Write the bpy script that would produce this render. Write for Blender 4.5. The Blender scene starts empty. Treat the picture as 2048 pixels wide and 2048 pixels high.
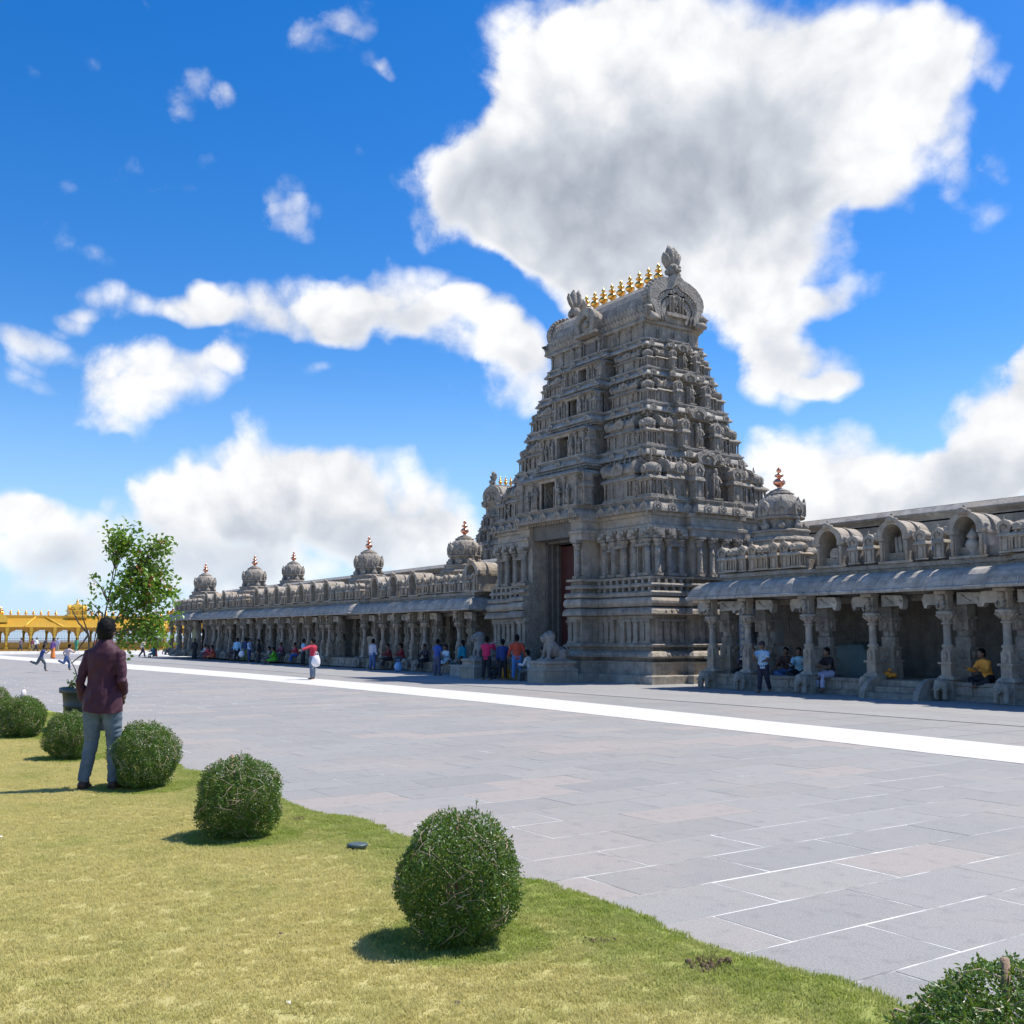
import bpy, bmesh, math, random
import numpy as np
from mathutils import Vector, Matrix
R = math.radians
sc = bpy.context.scene
C = sc.collection
random.seed(7)

# ------------------------------------------------------------------ camera
cam_d = bpy.data.cameras.new('camera'); cam = bpy.data.objects.new('camera', cam_d); C.objects.link(cam)
cam_d.sensor_width = 36.0; cam_d.lens = 36.0; cam_d.clip_end = 3000; cam_d.clip_start = 0.05
cam.location = (0, 0, 1.6)
_f = Vector((-0.82612324, 0.55009606, 0.12212582))
cam.rotation_euler = _f.to_track_quat('-Z', 'Y').to_euler()
sc.camera = cam
# ------------------------------------------------------------------ render / exposure
sc.view_settings.view_transform = 'Standard'; sc.view_settings.look = 'None'
sc.view_settings.gamma = 1.0; sc.view_settings.use_curve_mapping = False
sc.view_settings.exposure = 0.5
sc.render.engine = 'CYCLES'
sc.cycles.use_denoising = True
sc.cycles.max_bounces = 6; sc.cycles.diffuse_bounces = 2; sc.cycles.glossy_bounces = 3
sc.cycles.transparent_max_bounces = 8
sc.cycles.sample_clamp_indirect = 8.0
# ------------------------------------------------------------------ sun and sky
SUN_EL = 60.0
SUN_H = Vector((0.27, 0.96, 0)).normalized()
sdir = Vector((SUN_H.x*math.cos(R(SUN_EL)), SUN_H.y*math.cos(R(SUN_EL)), math.sin(R(SUN_EL))))
sl = bpy.data.lights.new('sun', 'SUN'); so = bpy.data.objects.new('sun', sl); C.objects.link(so)
sl.energy = 4.4; sl.angle = R(0.53); sl.color = (1.0, 0.955, 0.88)
so.rotation_euler = sdir.to_track_quat('Z', 'Y').to_euler(); so.location = sdir*60

world = bpy.data.worlds.new('World'); sc.world = world; world.use_nodes = True
wt = world.node_tree; wt.nodes.clear()
class NT:
    """tiny node-building helper"""
    def __init__(s, t): s.t = t
    def n(s, kind, **kw):
        nd = s.t.nodes.new(kind)
        for k, v in kw.items(): setattr(nd, k, v)
        return nd
    def link(s, a, b): s.t.links.new(a, b)
    def put(s, sock, v):
        if hasattr(v, 'is_output'): s.t.links.new(v, sock)
        else: sock.default_value = v
    def math(s, op, a, b=None, c=None, clamp=False):
        m = s.n('ShaderNodeMath', operation=op); m.use_clamp = clamp
        s.put(m.inputs[0], a)
        if b is not None: s.put(m.inputs[1], b)
        if c is not None: s.put(m.inputs[2], c)
        return m.outputs[0]
    def vmath(s, op, a, b=None):
        m = s.n('ShaderNodeVectorMath', operation=op)
        s.put(m.inputs[0], a)
        if b is not None: s.put(m.inputs[1], b)
        return m.outputs['Value'] if op in ('LENGTH', 'DOT_PRODUCT', 'DISTANCE') else m.outputs[0]
    def noise(s, vec, scale, detail=4, rough=0.55, dist=0.0, col=False):
        m = s.n('ShaderNodeTexNoise'); s.put(m.inputs['Vector'], vec)
        m.inputs['Scale'].default_value = scale; m.inputs['Detail'].default_value = detail
        m.inputs['Roughness'].default_value = rough; m.inputs['Distortion'].default_value = dist
        return m.outputs['Color' if col else 'Fac']
    def smooth(s, v, lo, hi, a=0.0, b=1.0):
        m = s.n('ShaderNodeMapRange', interpolation_type='SMOOTHSTEP')
        s.put(m.inputs[0], v); s.put(m.inputs[1], lo); s.put(m.inputs[2], hi)
        m.inputs[3].default_value = a; m.inputs[4].default_value = b
        return m.outputs[0]
    def lin(s, v, lo, hi, a=0.0, b=1.0):
        m = s.n('ShaderNodeMapRange'); s.put(m.inputs[0], v)
        for i, q in ((1, lo), (2, hi), (3, a), (4, b)): m.inputs[i].default_value = q
        return m.outputs[0]
    def mix(s, fac, a, b, blend='MIX'):
        m = s.n('ShaderNodeMix', data_type='RGBA', blend_type=blend)
        s.put(m.inputs[0], fac)
        s.put(m.inputs[6], a if hasattr(a, 'is_output') else (*a[:3], 1)); s.put(m.inputs[7], b if hasattr(b, 'is_output') else (*b[:3], 1))
        return m.outputs[2]
    def ramp(s, fac, stops):
        m = s.n('ShaderNodeValToRGB'); s.put(m.inputs[0], fac); e = m.color_ramp.elements
        while len(e) < len(stops): e.new(0.5)
        for q, (p, c) in zip(e, stops): q.position = p; q.color = (*c[:3], 1)
        return m.outputs[0]

W = NT(wt)
sky = W.n('ShaderNodeTexSky', sky_type='NISHITA'); sky.sun_disc = False
sky.sun_elevation = R(SUN_EL); sky.sun_rotation = math.atan2(SUN_H.x, SUN_H.y)
sky.altitude = 200; sky.air_density = 1.0; sky.dust_density = 0.3; sky.ozone_density = 2.2
hsv = W.n('ShaderNodeHueSaturation'); hsv.inputs['Saturation'].default_value = 1.44
hsv.inputs['Value'].default_value = 1.26; hsv.inputs['Hue'].default_value = 0.509
W.link(sky.outputs[0], hsv.inputs['Color'])
tc = W.n('ShaderNodeTexCoord')
D = W.vmath('NORMALIZE', tc.outputs['Generated'])
sep = W.n('ShaderNodeSeparateXYZ'); W.link(D, sep.inputs[0])
# azimuth measured from the facade's far end towards its inside, elevation above the horizon (degrees)
az = W.math('MULTIPLY', W.math('ARCTAN2', sep.outputs['Y'], W.math('MULTIPLY', sep.outputs['X'], -1.0)), 57.2958)
el = W.math('MULTIPLY', W.math('ARCSINE', sep.outputs['Z']), 57.2958)
comb = W.n('ShaderNodeCombineXYZ'); W.link(az, comb.inputs[0]); W.link(el, comb.inputs[1])
uv0 = comb.outputs[0]
wa = W.noise(D, 5.0, 2, 0.6, col=True)
sunoff = tuple(sdir*0.035)
fb = W.noise(D, 9.0, 7, 0.62, 0.3)
fb2 = W.noise(W.vmath('ADD', D, sunoff), 9.0, 3, 0.56, 0.3)
wcomb = W.n('ShaderNodeCombineXYZ'); W.link(fb, wcomb.inputs[0]); W.link(fb2, wcomb.inputs[1]); wcomb.inputs[2].default_value = 0.5
wb = wcomb.outputs[0]
def warp(v, n, amp):
    return W.vmath('ADD', v, W.vmath('MULTIPLY', W.vmath('SUBTRACT', n, (0.5, 0.5, 0.5)), (amp, amp, 0)))
uv = warp(warp(uv0, wa, 6.0), wb, 4.0)
CLOUDS = [(31.3,23.6,5.6,3.7,1.2),(49.1,19.3,5.3,3.0,1.1),(46.8,19.0,4.3,3.0,1.0),(57.3,28.5,3.9,3.0,0.9),(36.2,20.0,6.1,2.2,0.8),(44.0,27.2,14.2,7.3,2.2),(35.0,25.8,7.4,6.6,1.6),(40.2,21.6,10.0,3.5,1.3),(54.5,27.0,6.0,5.4,1.5),(38.8,32.0,8.0,3.8,1.2),(49.8,22.5,6.6,3.9,1.0),(58.3,22.9,2.8,3.2,0.6),(13.8,17.4,4.7,1.5,1.0),(20.3,17.6,6.8,2.0,1.2),(26.0,18.0,4.9,2.7,1.3),(31.0,16.3,5.8,2.4,1.3),(34.4,14.6,3.3,2.9,1.1),(7.4,14.4,3.8,1.6,1.2),(9.9,16.3,2.1,1.1,0.7),(8.3,12.5,2.3,0.8,0.5),(14.5,12.8,4.7,3.0,1.5),(17.8,14.6,2.0,1.7,0.8),(22.1,14.4,1.8,1.1,0.7),(21.1,7.9,5.8,3.3,1.6),(26.6,6.7,6.5,3.8,1.6),(17.0,5.8,6.8,3.1,1.4),(15.3,8.0,2.2,1.7,1.0),(8.5,4.6,4.3,2.5,1.3),(30.2,5.1,3.9,2.7,1.2),(13.4,2.6,11.6,2.5,0.8),(24.1,3.3,9.4,2.6,0.8),(7.3,6.2,2.2,1.5,1.0),(23.4,31.4,3.1,1.6,0.72),(25.3,32.7,2.8,1.1,0.6),(26.4,30.5,1.2,0.8,0.6),(16.3,27.7,2.5,1.7,0.68),(18.2,27.4,1.6,1.2,0.6),(19.9,23.1,1.9,1.7,0.75),(20.6,21.7,2.4,1.1,0.66),(15.7,23.5,2.3,1.0,0.6),(47.6,17.0,3.4,3.3,1.2),(49.5,14.6,3.6,2.1,1.1),(47.7,12.9,2.8,1.7,1.1),(52.4,17.8,3.8,1.0,0.75),(50.7,13.4,1.9,1.3,0.8),(59.9,10.7,4.7,3.7,1.7),(57.3,8.5,4.4,2.7,1.4),(50.7,8.9,6.6,2.7,1.5),(54.6,7.3,5.8,2.5,1.3),(58.4,15.1,2.0,0.7,0.6),(59.3,16.1,1.5,0.7,0.55),(60.7,13.3,1.9,1.8,1.0),(60.9,27.8,1.5,1.6,0.6),(60.9,23.7,1.7,1.4,0.6)]
THICK = [(36.6,23.6,10.0,5.8,0.95),(44.8,24.8,9.5,4.4,0.75),(49.2,21.5,6.1,2.6,0.45),(23.8,16.4,8.4,1.2,0.4),(33.5,13.7,3.6,1.5,0.35),(19.5,5.0,10.4,2.2,0.55),(8.8,3.7,3.8,1.6,0.5),(58.7,8.1,4.5,2.4,0.6),(51.4,7.6,5.8,1.4,0.45),(14.6,11.0,3.9,1.3,0.4),(7.2,13.6,2.5,0.8,0.35)]      # where the clouds are deepest and greyest
def field(v, items):
    out = None
    for (a, e, ra, re, w) in items:
        m = W.n('ShaderNodeVectorMath', operation='MULTIPLY_ADD'); W.link(v, m.inputs[0])
        m.inputs[1].default_value = (1/ra, 1/re, 0); m.inputs[2].default_value = (-a/ra, -e/re, 0)
        b = W.math('MAXIMUM', W.math('MULTIPLY_ADD', W.vmath('DOT_PRODUCT', m.outputs[0], m.outputs[0]), -w, w), 0.0)
        out = b if out is None else W.math('ADD', out, b)
    return out
F = field(uv, CLOUDS)
# outside the part of the sky seen here fair-weather clouds simply go on
genr = W.noise(D, 2.3, 2, 0.5)
out_m = W.smooth(W.math('ABSOLUTE', W.math('SUBTRACT', az, 33.7)), 34.0, 48.0)
out_h = W.smooth(el, 42.0, 54.0)
outm = W.math('MAXIMUM', out_m, out_h)
Fg = W.math('MAXIMUM', W.math('MULTIPLY', W.math('SUBTRACT', genr, 0.54), 6.0), 0.0)
F = W.math('ADD', W.math('MULTIPLY', F, W.math('SUBTRACT', 1.0, outm)), W.math('MULTIPLY', Fg, outm))
fine = W.noise(D, 46.0, 5, 0.66, 0.0)
# rounded billows: cells of two sizes on a slightly stirred direction
Dw = W.vmath('ADD', D, W.vmath('MULTIPLY', W.vmath('SUBTRACT', wa, (0.5,0.5,0.5)), (0.06,0.06,0.06)))
def cells(s):
    v = W.n('ShaderNodeTexVoronoi'); W.link(Dw, v.inputs['Vector']); v.inputs['Scale'].default_value = s; return v.outputs['Distance']
v1 = cells(17.0); v2 = cells(41.0)
puff = W.math('ADD', W.math('MULTIPLY', W.math('SUBTRACT', 0.45, v1), 0.75), W.math('MULTIPLY', W.math('SUBTRACT', 0.45, v2), 0.42))
nz = W.math('ADD', puff, W.math('ADD', W.math('MULTIPLY', W.math('SUBTRACT', fb, 0.5), 1.25), W.math('MULTIPLY', W.math('SUBTRACT', fine, 0.5), 0.55)))
dens = W.math('ADD', W.math('MULTIPLY_ADD', F, 1.0, -0.46), nz)
alpha = W.smooth(dens, -0.16, 0.84)
Gr = W.math('MINIMUM', W.math('ADD', field(warp(uv0, wa, 7.0), THICK), W.math('MULTIPLY', Fg, W.math('MULTIPLY', outm, 0.4))), 1.0)
deep = W.smooth(dens, 0.25, 1.2)
relief = W.math('ADD', W.math('ADD', W.math('MULTIPLY', W.math('SUBTRACT', fb, fb2), 0.8), W.math('MULTIPLY', puff, 0.34)), W.math('MULTIPLY', W.math('SUBTRACT', fine, 0.5), 0.18))
lum = W.math('SUBTRACT', W.math('SUBTRACT', W.math('ADD', 1.0, relief), W.math('MULTIPLY', W.math('MULTIPLY', W.math('ADD', Gr, 0.08), deep), 0.46)), 0.0)
lum = W.math('MINIMUM', W.math('MAXIMUM', lum, 0.36), 1.15)
ccol = W.ramp(W.lin(lum, 0.36, 1.1), [(0.0, (0.42, 0.47, 0.55)), (0.45, (0.68, 0.72, 0.79)), (0.8, (0.97, 0.98, 1.0)), (1.0, (1.12, 1.12, 1.12))])
cval = W.vmath('MULTIPLY', ccol, (6.9, 6.9, 6.9))
# near the horizon clouds sink into pale haze
hz = W.smooth(el, -2.0, 7.0, 0.5, 1.0)
alpha2 = W.math('MULTIPLY', alpha, hz)
skyc = W.mix(W.smooth(el, -3.0, 17.0, 0.80, 0.0), hsv.outputs[0], (3.1, 4.9, 7.7))
final = W.mix(alpha2, skyc, cval)
bg = W.n('ShaderNodeBackground'); bg.inputs['Strength'].default_value = 0.1
W.link(final, bg.inputs['Color'])
wo = W.n('ShaderNodeOutputWorld'); W.link(bg.outputs[0], wo.inputs['Surface'])
world.cycles.sampling_method = 'NONE'

# ------------------------------------------------------------------ materials
def mat(name): 
    m = bpy.data.materials.new(name); m.use_nodes = True; t = m.node_tree; t.nodes.clear()
    N = NT(t); b = N.n('ShaderNodeBsdfPrincipled'); o = N.n('ShaderNodeOutputMaterial'); N.link(b.outputs[0], o.inputs[0])
    return m, N, b
def plain(name, col, rough=0.7, metal=0.0, var=0.12, scale=8.0, bump=0.0, sheen=0.0, bscale=None):
    m, N, b = mat(name); g = N.n('ShaderNodeTexCoord').outputs['Object']
    f = N.noise(g, scale, 5, 0.6)
    c = N.mix(f, tuple(x*(1-var*1.6) for x in col), tuple(min(1, x*(1+var*1.6)) for x in col))
    N.link(c, b.inputs['Base Color']); b.inputs['Roughness'].default_value = rough; b.inputs['Metallic'].default_value = metal
    if bump:
        bp = N.n('ShaderNodeBump'); bp.inputs['Strength'].default_value = bump; bp.inputs['Distance'].default_value = 0.02
        N.link(N.noise(g, bscale or scale*4, 5, 0.6), bp.inputs['Height']); N.link(bp.outputs[0], b.inputs['Normal'])
    return m
def stone(name, base, warm=0.25, carve=0.6, cscale=9.0, streak=0.5, lighten=0.0):
    """weathered grey granite: grain, warm and dark blotches, rain streaks, fine carving relief"""
    m, N, b = mat(name)
    geo = N.n('ShaderNodeNewGeometry').outputs['Position']
    big = N.noise(geo, 0.55, 4, 0.6); mid = N.noise(geo, 3.1, 5, 0.65); fine = N.noise(geo, 38.0, 3, 0.6)
    st = N.noise(N.vmath('MULTIPLY', geo, (5.5, 5.5, 0.32)), 1.0, 5, 0.65)
    d = tuple(x*0.52 for x in base); l = tuple(min(1, x*1.42) for x in base)
    w = (base[0]*1.28, base[1]*1.06, base[2]*0.82)
    c = N.mix(N.lin(mid, 0.28, 0.72), d, l)
    c = N.mix(N.smooth(big, 0.42, 0.7, 0.0, warm*2), c, w)
    c = N.mix(N.smooth(st, 0.52, 0.74, 0, streak), c, tuple(x*0.40 for x in base))
    c = N.mix(N.smooth(st, 0.26, 0.40, streak*0.55, 0), c, tuple(min(1, x*1.9) for x in base))
    c = N.mix(N.lin(fine, 0.3, 0.7, 0.0, 1.0), N.mix(0.22, c, (0.01, 0.01, 0.01)), N.mix(0.08, c, (0.8, 0.8, 0.78)))
    N.link(c, b.inputs['Base Color']); b.inputs['Roughness'].default_value = 0.82
    b.inputs['Specular IOR Level'].default_value = 0.3
    vor = N.n('ShaderNodeTexVoronoi', feature='SMOOTH_F1'); N.link(geo, vor.inputs['Vector']); vor.inputs['Scale'].default_value = cscale
    h = N.math('ADD', N.math('MULTIPLY', vor.outputs['Distance'], 0.9), N.math('MULTIPLY', N.noise(geo, cscale*2.6, 5, 0.65), 0.8))
    bp = N.n('ShaderNodeBump'); bp.inputs['Strength'].default_value = carve; bp.inputs['Distance'].default_value = 0.045
    N.link(h, bp.inputs['Height']); N.link(bp.outputs[0], b.inputs['Normal'])
    return m
M = {}
M['stone'] = stone('carved granite', (0.356, 0.308, 0.246), warm=0.16, streak=0.7, carve=1.0, cscale=11)
M['stone2'] = stone('plain granite', (0.372, 0.322, 0.256), warm=0.26, streak=0.65, carve=0.22, cscale=14)
M['stone_dark'] = stone('dark granite', (0.14, 0.128, 0.112), carve=0.3)  # darker granite for passage, door frame, back walls and roof slabs
M['stone_lt'] = stone('pale granite', (0.40, 0.37, 0.32), warm=0.3, carve=0.15, streak=0.35)
M['eave'] = stone('eave slab granite', (0.372, 0.336, 0.284), warm=0.08, carve=0.16, cscale=16, streak=0.8)
M['lion'] = stone('lion granite', (0.27, 0.25, 0.22), warm=0.05, carve=0.35, cscale=22, streak=0.3)
M['wallcream'] = stone('hall wall sandstone', (0.34, 0.29, 0.22), warm=0.2, carve=0.06, streak=0.5)
M['gold'] = plain('gilded copper', (0.85, 0.44, 0.10), 0.24, 1.0, 0.12, 6)
M['copper'] = plain('polished copper', (0.86, 0.36, 0.22), 0.26, 1.0, 0.10, 6)
M['goldpaint'] = plain('gold paint', (0.80, 0.46, 0.055), 0.40, 0.2, 0.22, 5.0)
M['goldpaint_dk'] = plain('ochre gold paint', (0.42, 0.22, 0.03), 0.5, 0.1, 0.25, 4.0)
M['red'] = plain('red door paint', (0.075, 0.015, 0.011), 0.5, 0, 0.2, 3)
M['wood'] = plain('dark door wood', (0.10, 0.065, 0.04), 0.6, 0, 0.3, 6, 0.3)
M['white'] = plain('white paint', (0.78, 0.78, 0.76), 0.5)
M['steel'] = plain('grey steel cabinet', (0.30, 0.30, 0.28), 0.45, 0.1, 0.08)
M['screen'] = plain('blue glass panel', (0.10, 0.14, 0.22), 0.35, 0.0, 0.3, 6)

# ------------------------------------------------------------------ mesh kit
class MB:
    def __init__(s): s.v = []; s.f = []; s.m = []; s.sm = []
    def add(s, vs, fs, mi=0, smooth=False):
        o = len(s.v); s.v.extend([tuple(p) for p in vs]); s.f.extend([tuple(i+o for i in f) for f in fs])
        s.m.extend([mi]*len(fs)); s.sm.extend([smooth]*len(fs)); return s
    def box(s, x0, x1, y0, y1, z0, z1, mi=0):
        v = [(x0,y0,z0),(x1,y0,z0),(x1,y1,z0),(x0,y1,z0),(x0,y0,z1),(x1,y0,z1),(x1,y1,z1),(x0,y1,z1)]
        return s.add(v, [(3,2,1,0),(4,5,6,7),(0,1,5,4),(1,2,6,5),(2,3,7,6),(3,0,4,7)], mi)
    def bbox(s, x0, x1, y0, y1, z0, z1, c=0.01, mi=0):
        """box with chamfered top edges"""
        v = [(x0,y0,z0),(x1,y0,z0),(x1,y1,z0),(x0,y1,z0),(x0,y0,z1-c),(x1,y0,z1-c),(x1,y1,z1-c),(x0,y1,z1-c),
             (x0+c,y0+c,z1),(x1-c,y0+c,z1),(x1-c,y1-c,z1),(x0+c,y1-c,z1)]
        f = [(3,2,1,0),(0,1,5,4),(1,2,6,5),(2,3,7,6),(3,0,4,7),(4,5,9,8),(5,6,10,9),(6,7,11,10),(7,4,8,11),(8,9,10,11)]
        return s.add(v, f, mi)
    def prism(s, poly, z0, z1, mi=0):
        n = len(poly); v = [(x,y,z0) for x,y in poly]+[(x,y,z1) for x,y in poly]
        f = [tuple(range(n-1,-1,-1)), tuple(range(n,2*n))]+[(i,(i+1)%n,(i+1)%n+n,i+n) for i in range(n)]
        return s.add(v, f, mi)
    def extr_y(s, poly, y0, y1, mi=0, smooth=False):
        """extrude polygon given in (x,z) along y"""
        n = len(poly); v = [(x,y0,z) for x,z in poly]+[(x,y1,z) for x,z in poly]
        s.add(v, [tuple(range(n)), tuple(range(2*n-1,n-1,-1))], mi)
        o = [(i,i+n,(i+1)%n+n,(i+1)%n) for i in range(n)]
        return s.add(v, o, mi, smooth)
    def extr_x(s, poly, x0, x1, mi=0, smooth=False):
        """extrude polygon given in (y,z) along x"""
        n = len(poly); v = [(x0,y,z) for y,z in poly]+[(x1,y,z) for y,z in poly]
        s.add(v, [tuple(range(n-1,-1,-1)), tuple(range(n,2*n))], mi)
        return s.add(v, [(i,(i+1)%n,(i+1)%n+n,i+n) for i in range(n)], mi, smooth)
    def lathe(s, prof, n=12, c=(0,0,0), sx=1, sy=1, rot=0.0, mi=0, smooth=True, lobes=0, lamp=0.0):
        vs = []
        for r, z in prof:
            for k in range(n):
                a = 2*math.pi*k/n+rot; rr = r*(1+lamp*math.cos(lobes*a)) if lobes else r
                vs.append((c[0]+rr*math.cos(a)*sx, c[1]+rr*math.sin(a)*sy, c[2]+z))
        fs = []
        for i in range(len(prof)-1):
            for k in range(n):
                k2 = (k+1)%n; fs.append((i*n+k, i*n+k2, (i+1)*n+k2, (i+1)*n+k))
        s.add(vs, fs, mi, smooth)
        b = len(s.v)-len(vs)
        s.f.append(tuple(b+k for k in range(n-1,-1,-1))); s.m.append(mi); s.sm.append(False)
        t = b+(len(prof)-1)*n; s.f.append(tuple(t+k for k in range(n))); s.m.append(mi); s.sm.append(False)
        return s
    def tube(s, pts, rad, n=6, mi=0, smooth=True, flat=1.0):
        pts = [Vector(p) for p in pts]; m = len(pts)
        if not hasattr(rad, '__len__'): rad = [rad]*m
        vs = []; up = Vector((0.13, 0.21, 0.97))
        for i, p in enumerate(pts):
            d = (pts[min(i+1,m-1)]-pts[max(i-1,0)])
            if d.length < 1e-9: d = Vector((0,0,1))
            d.normalize(); u = d.cross(up)
            if u.length < 1e-3: u = d.cross(Vector((1,0,0)))
            u.normalize(); w = d.cross(u)
            for k in range(n):
                a = 2*math.pi*k/n; vs.append(p+(u*math.cos(a)+w*math.sin(a)*flat)*rad[i])
        fs = [(i*n+k,(i+1)*n+k,(i+1)*n+(k+1)%n,i*n+(k+1)%n) for i in range(m-1) for k in range(n)]
        fs += [tuple(range(n)), tuple((m-1)*n+k for k in range(n-1,-1,-1))]
        return s.add(vs, fs, mi, smooth)
    def sphere(s, c, r, n=10, m=6, mi=0, sq=(1,1,1), rot=None):
        vs = []; 
        for i in range(m+1):
            t = math.pi*i/m
            for k in range(n):
                a = 2*math.pi*k/n; q = Vector((math.sin(t)*math.cos(a)*sq[0], math.sin(t)*math.sin(a)*sq[1], -math.cos(t)*sq[2]))*r
                if rot is not None: q = rot @ q
                vs.append(Vector(c)+q)
        return s.add(vs, [(i*n+k,i*n+(k+1)%n,(i+1)*n+(k+1)%n,(i+1)*n+k) for i in range(m) for k in range(n)], mi, True)
    def sweep(s, path, prof, closed=True, cap_in=None, mi=0, smooth=False):
        """moulding: profile [(out, z)] swept along a plan path (counter-clockwise, outside on the right-hand side)"""
        n = len(path); P = [Vector((p[0],p[1])) for p in path]; off = []
        for i in range(n):
            if closed or 0 < i < n-1:
                d0 = (P[i]-P[i-1]).normalized(); d1 = (P[(i+1)%n]-P[i]).normalized()
            elif i == 0: d0 = d1 = (P[1]-P[0]).normalized()
            else: d0 = d1 = (P[i]-P[i-1]).normalized()
            n0 = Vector((d0.y,-d0.x)); n1 = Vector((d1.y,-d1.x)); b = n0+n1
            off.append(b/max(1e-6, b.dot(n0)) if b.length > 1e-6 else n0)
        vs = [(P[i].x+off[i].x*o, P[i].y+off[i].y*o, z) for i in range(n) for o, z in prof]
        k = len(prof); last = n if closed else n-1
        fs = [(i*k+j, ((i+1)%n)*k+j, ((i+1)%n)*k+j+1, i*k+j+1) for i in range(last) for j in range(k-1)]
        s.add(vs, fs, mi, smooth)
        if not closed and cap_in is not None:
            for i, rev in ((0, False), (n-1, True)):
                z0, z1 = prof[0][1], prof[-1][1]
                q = [(P[i].x+off[i].x*o, P[i].y+off[i].y*o, z) for o, z in prof]
                q += [(P[i].x+off[i].x*cap_in, P[i].y+off[i].y*cap_in, z1), (P[i].x+off[i].x*cap_in, P[i].y+off[i].y*cap_in, z0)]
                s.add(q, [tuple(range(len(q))) if rev else tuple(range(len(q)-1,-1,-1))], mi)
        return s
    def merge(s, o, mtx):
        b = len(s.v); s.v.extend([tuple(mtx @ Vector(p)) for p in o.v]); s.f.extend([tuple(i+b for i in f) for f in o.f]); s.m.extend(o.m); s.sm.extend(o.sm); return s
    def mesh(s, name, mats):
        me = bpy.data.meshes.new(name); me.from_pydata(s.v, [], s.f)
        for q in (mats if isinstance(mats, (list, tuple)) else [mats]): me.materials.append(M[q] if isinstance(q, str) else q)
        me.polygons.foreach_set('material_index', s.m); me.polygons.foreach_set('use_smooth', s.sm); me.update(); return me
    def build(s, name, mats, parent=None, **kw): return put(name, s.mesh(name, mats), parent, **kw)
def put(name, me, parent=None, loc=(0,0,0), rz=0.0, sc_=(1,1,1), rot=None):
    o = bpy.data.objects.new(name, me); C.objects.link(o); o.parent = parent; o.location = loc
    o.rotation_euler = rot if rot is not None else (0,0,rz)
    o.scale = sc_ if hasattr(sc_, '__len__') else (sc_,)*3
    return o
def tag(o, label, cat, group=None):
    o['label'] = label; o['category'] = cat
    if group: o['group'] = group
    return o
def thing(name, label, cat, loc=(0,0,0), rz=0.0, group=None):
    o = bpy.data.objects.new(name, None); C.objects.link(o); o.location = loc; o.rotation_euler = (0,0,rz); o.empty_display_size = 0.2
    return tag(o, label, cat, group)
def structure(o): o['kind'] = 'structure'; return o
def stuff(o): o['kind'] = 'stuff'; return o
def copy_tree(o, parent=None):
    c = o.copy(); C.objects.link(c); c.parent = parent
    for ch in list(o.children): copy_tree(ch, c)
    return c
# ================================================================== GROUND
def ground_mat():
    m, N, b = mat('dusty hilltop ground'); g = N.n('ShaderNodeNewGeometry').outputs['Position']
    f = N.noise(g, 0.05, 6, 0.6)
    N.link(N.mix(f, (0.15, 0.15, 0.15), (0.22, 0.22, 0.22)), b.inputs['Base Color']); b.inputs['Roughness'].default_value = 0.9
    return m
M['ground'] = ground_mat()
def grout_mat():
    m, N, b = mat('pale lime grout'); g = N.n('ShaderNodeNewGeometry').outputs['Position']
    f = N.noise(g, 1.3, 5, 0.65)
    N.link(N.mix(N.smooth(f, 0.36, 0.6), (0.21, 0.205, 0.19), (0.72, 0.70, 0.65)), b.inputs['Base Color']); b.inputs['Roughness'].default_value = 0.9
    return m
M['grout'] = grout_mat()
def slab_mat(name, a, c, pink, rnd=0.5, bstr=0.25):
    m, N, b = mat(name); g = N.n('ShaderNodeNewGeometry'); P = g.outputs['Position']
    # every slab keeps its own tone: colour attribute "tone" stored per face
    at = N.n('ShaderNodeAttribute', attribute_name='tone').outputs['Fac']
    n1 = N.noise(P, 0.35, 5, 0.65); n2 = N.noise(P, 7.0, 5, 0.6); n3 = N.noise(P, 90.0, 2, 0.6)
    col = N.mix(at, a, c)
    col = N.mix(N.smooth(at, 0.80, 0.92, 0, 0.75), col, pink)
    col = N.mix(N.smooth(n1, 0.44, 0.66, 0, 0.7), col, (pink[0]*0.94, pink[1]*0.97, pink[2]*1.0))
    col = N.mix(N.smooth(n2, 0.50, 0.74, 0, 0.5), col, tuple(x*0.6 for x in a))
    col = N.mix(N.lin(n3, 0.3, 0.7, 0.0, 0.8), N.mix(0.35, col, (0.08, 0.08, 0.085)), N.mix(0.35, col, (0.5, 0.5, 0.5)))
    st = N.noise(N.vmath('MULTIPLY', P, (0.9, 2.6, 1)), 1.0, 6, 0.75)
    col = N.mix(N.smooth(st, 0.60, 0.72, 0, 0.35), col, (0.11, 0.105, 0.10))
    N.link(col, b.inputs['Base Color']); b.inputs['Roughness'].default_value = 0.72; b.inputs['Specular IOR Level'].default_value = 0.35
    bp = N.n('ShaderNodeBump'); bp.inputs['Strength'].default_value = bstr; bp.inputs['Distance'].default_value = 0.006
    N.link(N.math('ADD', N.noise(P, 60, 4, 0.7), n2), bp.inputs['Height']); N.link(bp.outputs[0], b.inputs['Normal'])
    return m
M['slab'] = slab_mat('flamed grey granite slab', (0.262, 0.250, 0.224), (0.330, 0.315, 0.281), (0.39, 0.318, 0.26))
M['slab_beige'] = slab_mat('beige granite slab', (0.30, 0.285, 0.26), (0.37, 0.355, 0.32), (0.34, 0.31, 0.27))
def strip_mat():
    m, N, b = mat('white marble strip'); P = N.n('ShaderNodeNewGeometry').outputs['Position']
    c = N.mix(N.noise(P, 0.9, 6, 0.7), (0.56, 0.535, 0.48), (0.68, 0.65, 0.585)); c = N.mix(N.smooth(N.noise(N.vmath('MULTIPLY', P, (1, 3, 1)), 1.4, 6, 0.75), 0.52, 0.72, 0, 0.6), c, (0.40, 0.375, 0.33))
    N.link(c, b.inputs['Base Color']); b.inputs['Roughness'].default_value = 0.6; return m
M['stripe'] = strip_mat()
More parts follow.
